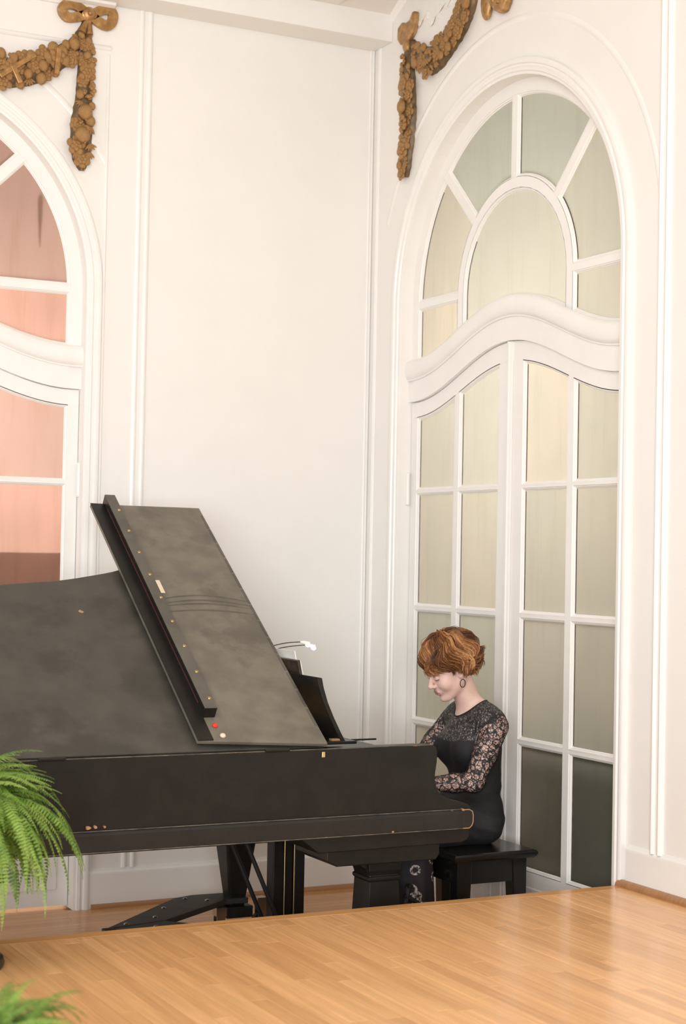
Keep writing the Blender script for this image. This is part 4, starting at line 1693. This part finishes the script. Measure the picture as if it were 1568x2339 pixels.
# printed skirt hem hanging below the seat
hem = MB()
nU, nV = 56, 10
vs = []
for j in range(nV + 1):
    t = j / nV
    z = .54 - t * .42
    for i in range(nU):
        a = 2 * pi * i / nU
        rx, ry = .105 + .025 * t, .165 + .02 * t
        fold = 1 + .05 * t * sin(a * 11) + .02 * sin(a * 5 + 1)
        vs.append((-.692 + rx * fold * cos(a), Y0 + ry * fold * sin(a), z))
fs = [(j * nU + i, j * nU + (i + 1) % nU, (j + 1) * nU + (i + 1) % nU, (j + 1) * nU + i) for j in range(nV) for i in range(nU)]
o = hem.add(vs, fs).obj('skirt_hem', 'floral', dress, smooth=True)
o['label'] = 'dark floral skirt hem with pale edging'
for sg in (-1, 1):
    s_ = MB().ell((-.76, Y0 + sg * .10, .045), (.115, .042, .040), 16, 10)
    s_.obj('shoe', 'shoe', person, smooth=True)
# eyes, lashes and brows
for sg in (-1, 1):
    lash = [tuple(H(.092 - .010 * (w / .016) ** 2, sg * .032 + w, -.0075 - .002 * (1 - (w / .016) ** 2))) for w in np.linspace(-.016, .016, 9)]
    MB().tube(lash, .0014, 5).obj('eyelashes', 'lash', person)
    brow = [tuple(H(.098 - .35 * abs(w) - .1 * max(0, w * sg), sg * .032 + w, .022 + .004 * (1 - (w / .02) ** 2))) for w in np.linspace(-.019, .019, 9)]
    MB().tube(brow, [.0012, .002, .0026, .003, .003, .0028, .0024, .002, .001], 5).obj('eyebrow', 'lash', person)
# earrings
for sg in (1, -1):
    e0 = H(-.010, sg * .084, -.040)
    c = e0 + np.array((0, -sg * .002, -.021))
    ring = [(c[0] + .0155 * sin(a), c[1] + .004 * sin(a), c[2] + .0175 * cos(a)) for a in [2 * pi * i / 28 for i in range(29)]]
    er = MB().tube(ring, .0018, 7, cap=False).obj('earring', 'black_metal', person, smooth=True)
    MB().ell(e0, (.0035, .0035, .0035)).obj('earring_stud', 'chrome', er, smooth=True)

# --- hair: cap plus curled locks
hr = random.Random(12)
Hc = SDF(axis_lin([(-.66, -.25, .004)]), axis_lin([(Y0 - .16, Y0 + .16, .004)]), axis_lin([(1.12, 1.44, .004)]))
Hc.ell(H(-.030, 0, .058), (.118, .098, .098), .02, HR)
Hc.ell(H(-.066, 0, .01), (.066, .086, .078), .03, HR)
Hc.ell(H(.075, 0, -.030), (.075, .066, .062), .012, HR, sub=True)
Hc.ell(H(.06, 0, -.08), (.10, .12, .07), .012, HR, sub=True)
V4, Q4 = Hc.mesh()
nz = np.sin(V4[:, 0] * 130 + 3 * np.sin(V4[:, 2] * 60)) * np.sin(V4[:, 1] * 110 + 2 * np.sin(V4[:, 0] * 70)) * .004
d4 = V4 - (HC + HU * .03)
d4 /= np.linalg.norm(d4, axis=1)[:, None]
V4 = V4 + d4 * nz[:, None]
mbh = MB()
lockv = []


def add_lock(path, r0, val, seg=6, flat=.6):
    """one lock = a bundle of fine strands that spread and rejoin"""
    n_ = len(path)
    for q in range(7):
        k0 = len(mbh.v)
        off = np.array([hr.gauss(0, 1) for _ in range(3)]) * r0 * .95
        off2 = np.array([hr.gauss(0, 1) for _ in range(3)]) * r0 * .9
        pp = [path[i] + off * sin(pi * (.12 + .75 * i / (n_ - 1))) + off2 * (i / (n_ - 1)) ** 2 for i in range(n_)]
        rs = hr.uniform(.0010, .0021)
        rads = [rs * (1 if i < n_ - 2 else (.7 if i == n_ - 2 else .25)) for i in range(n_)]
        mbh.tube([tuple(p) for p in pp], rads, 3, cap=False)
        v_ = min(1, max(0, val + hr.uniform(-.2, .2)))
        lockv.extend([v_ for i in range(len(mbh.v) - k0)])


def shell(th, ph, ex):
    """th from crown axis, ph azimuth (0 front, + near side)"""
    d = np.array((sin(th) * cos(ph), sin(th) * sin(ph), cos(th)))
    r_ = np.array((.118, .100, .104)) * (1 + ex)
    return H(-.030 + d[0] * r_[0], d[1] * r_[1], .056 + d[2] * r_[2])


for k in range(620):
    ph = hr.uniform(-pi, pi)
    aph = abs(ph)
    if aph < .85:
        tend = radians(hr.uniform(90, 114))
    elif aph < 1.55:
        tend = radians(hr.uniform(106, 124))
    elif aph < 1.95:
        tend = radians(hr.uniform(112, 128))
    else:
        tend = radians(hr.uniform(126, 150))
    t0 = radians(hr.uniform(2, 70))
    ex = hr.uniform(-.03, .13)
    sw = .62 if ph > -.5 else -.35
    j1, j2 = hr.uniform(-.5, .5), hr.uniform(-.6, .6)
    path = []
    n_ = 22
    flip = hr.uniform(.10, .30) if aph > 1.5 else hr.uniform(-.05, .05)
    for i in range(n_):
        t = i / (n_ - 1)
        th = t0 + (tend - t0) * t
        g_ = th / 2.2
        wave = .19 * sin(2 * pi * 2.0 * g_ + 2.6 * ph + j1) * (.3 + .7 * t)
        lift = ex + .085 * sin(2 * pi * 2.2 * g_ + 4.1 * ph + 1.0 + j2) + flip * max(0, t - .78) / .22
        path.append(shell(th, ph - sw * (1 - g_) * (1 if aph < 1.9 else .4) + wave, lift))
    val = .52 + .36 * sin(3.7 * ph + 2.0 * j2 + 5 * ex) + hr.uniform(-.15, .15)
    add_lock(path, hr.uniform(.0030, .0052), val)
# loose wisps and flicked ends at the nape, wisp over the near brow
for k in range(110):
    ph = hr.uniform(1.6, 3.9)
    th0 = radians(hr.uniform(100, 138))
    base = shell(th0, ph, .05)
    out = (base - HC)
    out /= np.linalg.norm(out)
    dn = np.array((0, 0, -1.0))
    path = [base + out * (.02 * sin(t * 3.0)) + dn * (.028 * t * (1 - .7 * t)) + HF * (-.034 * t * t) + np.array((0, hr.uniform(-.003, .003), 0)) for t in np.linspace(0, 1.3, 8)]
    add_lock(path, hr.uniform(.002, .0045), hr.random() * .8)
for k in range(26):
    ph = hr.uniform(-.5, .9)
    path = []
    e = hr.uniform(0, 1)
    for t in np.linspace(0, 1, 9):
        th = radians(48 + t * hr.uniform(50, 54))
        path.append(shell(th, ph + .5 * t * t, .03 + .03 * sin(t * 5 + e * 6)))
    add_lock(path, hr.uniform(.003, .006), hr.random() * .9)
mh = mbh.v
allV = np.concatenate([V4, np.array([tuple(p) for p in mbh.v])])
me = bpy.data.meshes.new('hair')
faces = [tuple(q) for q in Q4.tolist()] + [tuple(i + len(V4) for i in f) for f in mbh.f]
me.from_pydata(allV.tolist(), [], faces)
me.materials.append(MAT['hair'])
att = me.attributes.new('lock', 'FLOAT', 'POINT')
att.data.foreach_set('value', np.concatenate([np.full(len(V4), .22), np.array(lockv)]).astype(np.float32))
me.polygons.foreach_set('use_smooth', np.full(len(faces), True))
hair = objm('hair', me, None, person)
hair['label'] = 'short wavy auburn hair'

# ------------------------------------------------------------------ gilded garlands
def flower_mesh(pet=5, seed=0):
    rr = random.Random(seed)
    mb = MB()
    for ring, (n_, r0, pr_, h) in enumerate(((pet, .62, .42, .10), (pet, .34, .28, .26))):
        for k in range(n_):
            a = 2 * pi * (k + .5 * ring) / n_ + rr.uniform(-.1, .1)
            mb.ell((r0 * cos(a), -h - .06, r0 * sin(a)), (pr_, .16, pr_ * rr.uniform(.85, 1.05)), 8, 5)
    mb.ell((0, -.38, 0), (.19, .16, .19), 8, 5)
    me = mb.mesh('flower', smooth=True)
    me.materials.append(MAT['gold'])
    return me


def fruit_mesh(kind):
    mb = MB()
    if kind == 0:
        mb.ell((0, -.35, 0), (.55, .45, .62), 10, 7)
        mb.ell((0, -.45, -.6), (.10, .12, .10), 6, 4)
    elif kind == 1:
        rr = random.Random(4)
        for k in range(11):
            mb.ell((rr.uniform(-.5, .5), -.3 - rr.uniform(0, .2), rr.uniform(-.7, .6)), (.21, .2, .21), 7, 5)
    else:
        for k in range(5):
            a = -.9 + k * .45
            mb.ell((.45 * sin(a), -.22, -.45 * cos(a) + .2), (.15, .14, .5), 8, 5, (Vector((cos(a), 0, sin(a))), Vector((0, 1, 0)), Vector((-sin(a), 0, cos(a)))))
    me = mb.mesh(('fruit', 'grapes', 'leaf_cluster')[kind], smooth=True)
    me.materials.append(MAT['gold'])
    return me


FL = [flower_mesh(5, 1), flower_mesh(6, 2), flower_mesh(5, 3)]
FR = [fruit_mesh(0), fruit_mesh(1), fruit_mesh(2)]


def garland_body(name, fn, path, parent, depth=.6):
    """half-round relief swag; path (u,z,r)"""
    cp = catmull(path, 5)
    n_ = len(cp)
    vs_, fs_ = [], []
    m_ = 9
    rr = random.Random(len(path))
    for i in range(n_):
        p, q = cp[max(0, i - 1)], cp[min(n_ - 1, i + 1)]
        t = Vector((q[0] - p[0], q[1] - p[1])).normalized()
        nn = Vector((-t.y, t.x))
        r_ = max(.004, cp[i][2]) * (.9 if cp[i][2] < .03 else .8)
        for k in range(m_):
            a = pi * k / (m_ - 1)
            w = r_ * cos(a) * (1 + rr.uniform(-.06, .06))
            vs_.append(fn(cp[i][0] + nn.x * w, cp[i][1] + nn.y * w, -sin(a) * min(r_ * depth, .045) - .001))
    for i in range(n_ - 1):
        for k in range(m_ - 1):
            fs_.append((i * m_ + k, i * m_ + k + 1, (i + 1) * m_ + k + 1, (i + 1) * m_ + k))
    fs_ += [tuple(range(m_)), tuple(range((n_ - 1) * m_, n_ * m_))]
    for i in range(n_ - 1):
        fs_.append((i * m_, (i + 1) * m_, (i + 1) * m_ + m_ - 1, i * m_ + m_ - 1))
    return MB().add(vs_, fs_).obj(name, 'gold_crevice', parent, smooth=True), cp


def decorate(fn, cp, parent, seed, start=.12, dens=1.0):
    """carved flowers, fruit and leaves along a swag: each a piece of its own"""
    rr = random.Random(seed)
    # basis of the wall plane
    o0, oR, oU, oD = [Vector(fn(*a)) for a in ((0, 0, 0), (1, 0, 0), (0, 1, 0), (0, 0, 1))]
    R_, U_, D_ = oR - o0, oU - o0, oD - o0
    L = 0
    acc = [0]
    for a, b in zip(cp[:-1], cp[1:]):
        L += sqrt((a[0] - b[0]) ** 2 + (a[1] - b[1]) ** 2)
        acc.append(L)
    s_ = L * start
    k = 0
    while s_ < L * .99:
        i = max(j for j in range(len(acc)) if acc[j] <= s_)
        i2 = min(i + 1, len(cp) - 1)
        f_ = 0 if i2 == i else (s_ - acc[i]) / max(1e-6, acc[i2] - acc[i])
        u, z, r_ = [cp[i][q] * (1 - f_) + cp[i2][q] * f_ for q in range(3)]
        p, q = cp[max(0, i - 1)], cp[min(len(cp) - 1, i + 2)]
        t = Vector((q[0] - p[0], q[1] - p[1])).normalized()
        nn = Vector((-t.y, t.x))
        lanes = [0] if r_ < .035 else ([-.5, .5] if r_ < .072 else [-.62, 0, .62])
        if k % 3 == 0 and len(lanes) == 2:
            lanes = [0]
        for ln in lanes:
            c = ln + rr.uniform(-.12, .12)
            me = rr.choice(FL + [FR[0], FR[0], FR[1], FR[2]])
            sc = r_ * (rr.uniform(.5, .66) if len(lanes) > 1 else rr.uniform(.72, .95))
            if len(lanes) == 3:
                sc = r_ * rr.uniform(.42, .54)
            uu, zz = u + nn.x * r_ * c + rr.uniform(-.2, .2) * sc, z + nn.y * r_ * c + rr.uniform(-.3, .3) * sc
            dd = -min(r_ * .6, .045) * sqrt(max(0, 1 - c * c)) * .80 - .002
            ob = bpy.data.objects.new(me.name.split('.')[0], me)
            COL.objects.link(ob)
            a = rr.uniform(0, 6.28) if me in FL else rr.uniform(-.5, .5)
            X = R_ * cos(a) + U_ * sin(a)
            Z = -R_ * sin(a) + U_ * cos(a)
            Mx = Matrix((X, D_, Z)).transposed().to_4x4() @ Matrix.Diagonal((sc * 1.12, sc * .95, sc * 1.12, 1))
            Mx.translation = Vector(fn(uu, zz, dd))
            # mirrored wall bases stay mirrored: carving has no handedness
            loc, rot, scl = Mx.decompose()
            ob.parent = parent
            ob.matrix_parent_inverse = wmat(parent).inverted()
            ob.location, ob.rotation_euler, ob.scale = loc, rot.to_euler(), scl
        s_ += (.62 if len(lanes) < 3 else .55) * r_ / dens
        k += 1


def ribbon_loop(fn, pts, w, parent, name='bow_loop'):
    cp = catmull(pts, 6)
    n_ = len(cp)
    A_, B_ = [], []
    for i in range(n_):
        p, q = cp[max(0, i - 1)], cp[min(n_ - 1, i + 1)]
        t = Vector((q[0] - p[0], q[1] - p[1])).normalized()
        nn = Vector((-t.y, t.x)) * w / 2
        A_.append((cp[i][0] + nn.x, cp[i][1] + nn.y))
        B_.append((cp[i][0] - nn.x, cp[i][1] - nn.y))
    return MB().strip(A_, B_, fn, -.002, -.026).obj(name, 'gold', parent)


gA = empty('garland', (-1.8, 0, 4.0))
tag(gA, 'gilded plaster garland with bow, fruit swag and long drop beside the pink door', 'ornament')
ribbon_loop(wA, [(-1.765, 4.385), (-1.82, 4.415), (-1.868, 4.412), (-1.888, 4.385), (-1.865, 4.352), (-1.82, 4.357), (-1.765, 4.378)], .046, gA)
ribbon_loop(wA, [(-1.74, 4.378), (-1.69, 4.412), (-1.648, 4.420), (-1.628, 4.395), (-1.640, 4.352), (-1.672, 4.342), (-1.74, 4.372)], .048, gA)

MB().ell(wA(-1.752, 4.379, -.012), (.056, .02, .034), 16, 8).obj('bow_fold', 'gold', gA, smooth=True)
MB().ell(wA(-1.752, 4.383, -.018), (.036, .022, .036), 14, 8).ell(wA(-1.752, 4.383, -.038), (.014, .012, .014), 10, 6).obj('rosette', 'gold', gA, smooth=True)
swA, cpA = garland_body('swag', wA, [(-1.765, 4.345, .018), (-1.785, 4.29, .026), (-1.815, 4.23, .045), (-1.875, 4.165, .066), (-1.96, 4.105, .078), (-2.06, 4.055, .088), (-2.16, 4.04, .09), (-2.26, 4.07, .086), (-2.36, 4.14, .072), (-2.43, 4.24, .05), (-2.47, 4.34, .025)], gA)
decorate(wA, cpA, swA, 11, .08)
for (ua, ub) in (((-2.20, 4.00), (-2.03, 4.13)), ((-1.925, 4.05), (-1.915, 4.175)), ((-2.10, 3.98), (-2.14, 4.06))):
    a, b = Vector(ua), Vector(ub)
    t = (b - a).normalized()
    nn = Vector((-t.y, t.x)) * .012
    MB().prism([tuple(a + nn), tuple(a - nn), tuple(b - nn), tuple(b + nn)], wA, -.05 - .004 * (ua[0] + 2.2), -.068 - .03 * (ua[0] + 2.2)).obj('ribbon', 'gold', swA, bevel=.003)
drA, cpA2 = garland_body('drop', wA, [(-1.752, 4.345, .014), (-1.750, 4.29, .02), (-1.752, 4.25, .028), (-1.757, 4.17, .044), (-1.762, 4.07, .050), (-1.765, 3.97, .055), (-1.770, 3.88, .066), (-1.774, 3.79, .070), (-1.774, 3.71, .066), (-1.770, 3.655, .05), (-1.767, 3.61, .015)], gA)
decorate(wA, cpA2, drA, 5, .08)
for (a_, b_, r_) in (((-1.760, 4.352), (-1.790, 4.285), .015), ((-1.751, 4.352), (-1.750, 4.28), .013)):
    MB().tube([wA(*a_, -.018), wA(*b_, -.024)], [r_ * .8, r_ * 1.4], 10).obj('stem', 'gold', gA, smooth=True)

gB = empty('garland', (XB, -.6, 4.1))
tag(gB, 'gilded plaster garland with crumbling bow, swag and narrow drop above the green door', 'ornament')
MB().prism([(.30, 4.49), (.296, 4.43), (.33, 4.395), (.37, 4.38), (.415, 4.395), (.46, 4.425), (.478, 4.455), (.482, 4.53), (.455, 4.535), (.425, 4.50), (.385, 4.495), (.345, 4.51)], wB, -.002, -.03).obj('bow', 'gold', gB, bevel=.008, seg=3)
MB().ell(wB(.39, 4.375, -.02), (.02, .032, .035), 10, 7).obj('knot', 'gold', gB, smooth=True)
drB, cpB = garland_body('drop', wB, [(.385, 4.40, .03), (.39, 4.30, .052), (.405, 4.2, .06), (.412, 4.1, .066), (.418, 4.0, .066), (.412, 3.9, .06), (.395, 3.82, .055), (.382, 3.75, .056), (.372, 3.70, .035)], gB, .8)
decorate(wB, cpB, drB, 21, .16)
swB, cpB2 = garland_body('swag', wB, [(.42, 4.385, .025), (.48, 4.325, .05), (.56, 4.27, .075), (.64, 4.235, .085), (.72, 4.24, .08), (.80, 4.275, .075), (.88, 4.315, .072), (.95, 4.37, .072), (1.0, 4.44, .07), (1.03, 4.53, .06)], gB, .8)
decorate(wB, cpB2, swB, 33, .12)
MB().ell(wB(1.165, 4.375, -.02), (.025, .04, .085), 12, 8).obj('leaf_tip', 'gold', gB, smooth=True)
ct = empty('cartouche', (XB, -1.297, 4.4))
tag(ct, 'gilded shell cartouche at the crown of the green door arch', 'ornament')
MB().prism([(1.20, 4.45), (1.205, 4.37), (1.25, 4.315), (1.30, 4.285), (1.335, 4.285), (1.365, 4.32), (1.385, 4.38), (1.40, 4.46), (1.38, 4.54), (1.30, 4.58), (1.22, 4.54)], wB, -.002, -.045).obj('shell', 'gold', ct, bevel=.012, seg=3)
for k in range(5):
    a = -1.0 + .5 * k
    MB().tube([wB(1.30, 4.5, -.045), wB(1.30 + .10 * sin(a), 4.5 - .17 * cos(a) * (.9 if abs(a) > .6 else 1), -.042)], [.006, .012], 8).obj('flute', 'gold', ct, smooth=True)


# ------------------------------------------------------------------ ferns
def frond_mesh(name, phi0, phi1, length, width, seed):
    rr = random.Random(seed)
    mb = MB()
    N = 44
    p = Vector((0, 0, 0))
    pts = []
    side = rr.uniform(-.25, .25)
    for i in range(N + 1):
        t = i / N
        ph = phi0 + (phi1 - phi0) * (t ** .8)
        dv = Vector((sin(ph), side * t, cos(ph))).normalized()
        pts.append((p.copy(), dv))
        p = p + dv * (length / N)
    mb.tube([q[0] for q in pts], [.0022 * (1 - .7 * i / N) for i in range(N + 1)], 4)
    for i in range(2, N + 1):
        t = i / N
        q, tan = pts[i]
        prof = min(1, t / .18) ** .7 * (1 - t ** 2.6) + .06
        for sg in (-1, 1):
            w = width * prof * rr.uniform(.86, 1.1)
            sd = Vector((0, sg, 0))
            sd = (sd - tan * sd.dot(tan)).normalized()
            nrm = tan.cross(sd)
            if nrm.z < 0:
                nrm = -nrm
            bend = nrm * (-.30 * w * rr.uniform(.3, 1.5))
            tip = q + sd * w * .95 + tan * w * .22 + bend
            wd = tan * (length / N * .34)
            m1 = q + (tip - q) * .35 + nrm * .04 * w
            m2 = q + (tip - q) * .75 + nrm * .03 * w
            mb.add([q - wd * .8, q + wd * .8, m1 + wd * 1.05, m1 - wd * 1.05, m2 + wd * .8, m2 - wd * .8, tip], [(0, 1, 2, 3), (3, 2, 4, 5), (5, 4, 6)])
    me = bpy.data.meshes.new(name)
    me.from_pydata(mb.v, [], mb.f)
    me.materials.append(MAT['fern'])
    return me


FROND = [frond_mesh('frond', radians(a), radians(b), L, w, k) for k, (a, b, L, w) in enumerate((
    (8, 105, .30, .030), (20, 150, .40, .034), (35, 168, .46, .036), (55, 174, .50, .036), (75, 180, .50, .036), (25, 120, .34, .032), (60, 176, .54, .038), (80, 172, .38, .034)))]


def fern(loc, crown_z, n_, scale, label, seed, pot_r=.15, pot_h=.24, bias=None):
    root = empty('potted_fern', loc)
    tag(root, label, 'fern')
    rr = random.Random(seed)
    z0 = crown_z - pot_h
    MB().lathe([(.001, 0), (pot_r * .68, 0), (pot_r * .72, .012), (pot_r * .95, pot_h * .9), (pot_r * 1.04, pot_h * .9), (pot_r * 1.04, pot_h), (pot_r * .92, pot_h), (pot_r * .9, pot_h * .9), (.001, pot_h * .88)], (loc[0], loc[1], z0), 28).obj('pot', 'pot', root, smooth=True)
    for k in range(n_):
        me = FROND[k % len(FROND)]
        o_ = bpy.data.objects.new('frond', me)
        COL.objects.link(o_)
        a = rr.uniform(0, 2 * pi) if bias is None or rr.random() < .45 else rr.gauss(bias, .75)
        s_ = scale * rr.uniform(.78, 1.15)
        o_.parent = root
        o_.location = (rr.uniform(-.05, .05), rr.uniform(-.05, .05), crown_z - loc[2] - .02 + rr.uniform(-.03, .03))
        o_.rotation_euler = (rr.uniform(-.2, .2), rr.uniform(-.18, .18), a)
        o_.scale = (s_, s_, s_)
    return root, z0


F1 = (-2.95, -2.60, PLAT)
st1 = empty('plant_stand', F1)
tag(st1, 'dark round plant stand on the stage at the left edge', 'stand')
_r, z0 = fern(F1, .955, 285, .92, 'lush green fern on a dark stand at the left edge of the stage', 5, bias=.15)
hS = z0 - PLAT
MB().lathe([(.001, 0), (.145, 0), (.15, .012), (.145, .03), (.10, .05), (.05, .09), (.045, hS - .06), (.09, hS - .03), (.15, hS - .018), (.15, hS - .001), (.001, hS - .001)], F1, 28).obj('stand_column', 'pot', st1, smooth=True)
F2 = (-3.33, -4.42, 0)
st2 = empty('plant_stand', F2)
tag(st2, 'dark plant stand in front of the stage at the lower left corner', 'stand')
_r, z0 = fern(F2, .73, 130, .62, 'blurred green fern in the lower left foreground corner', 9, bias=.6)
hS = z0
MB().lathe([(.001, 0), (.16, 0), (.165, .012), (.16, .03), (.08, .05), (.05, .09), (.05, hS - .06), (.09, hS - .03), (.14, hS - .018), (.14, hS - .001), (.001, hS - .001)], F2, 28).obj('stand_column', 'pot', st2, smooth=True)
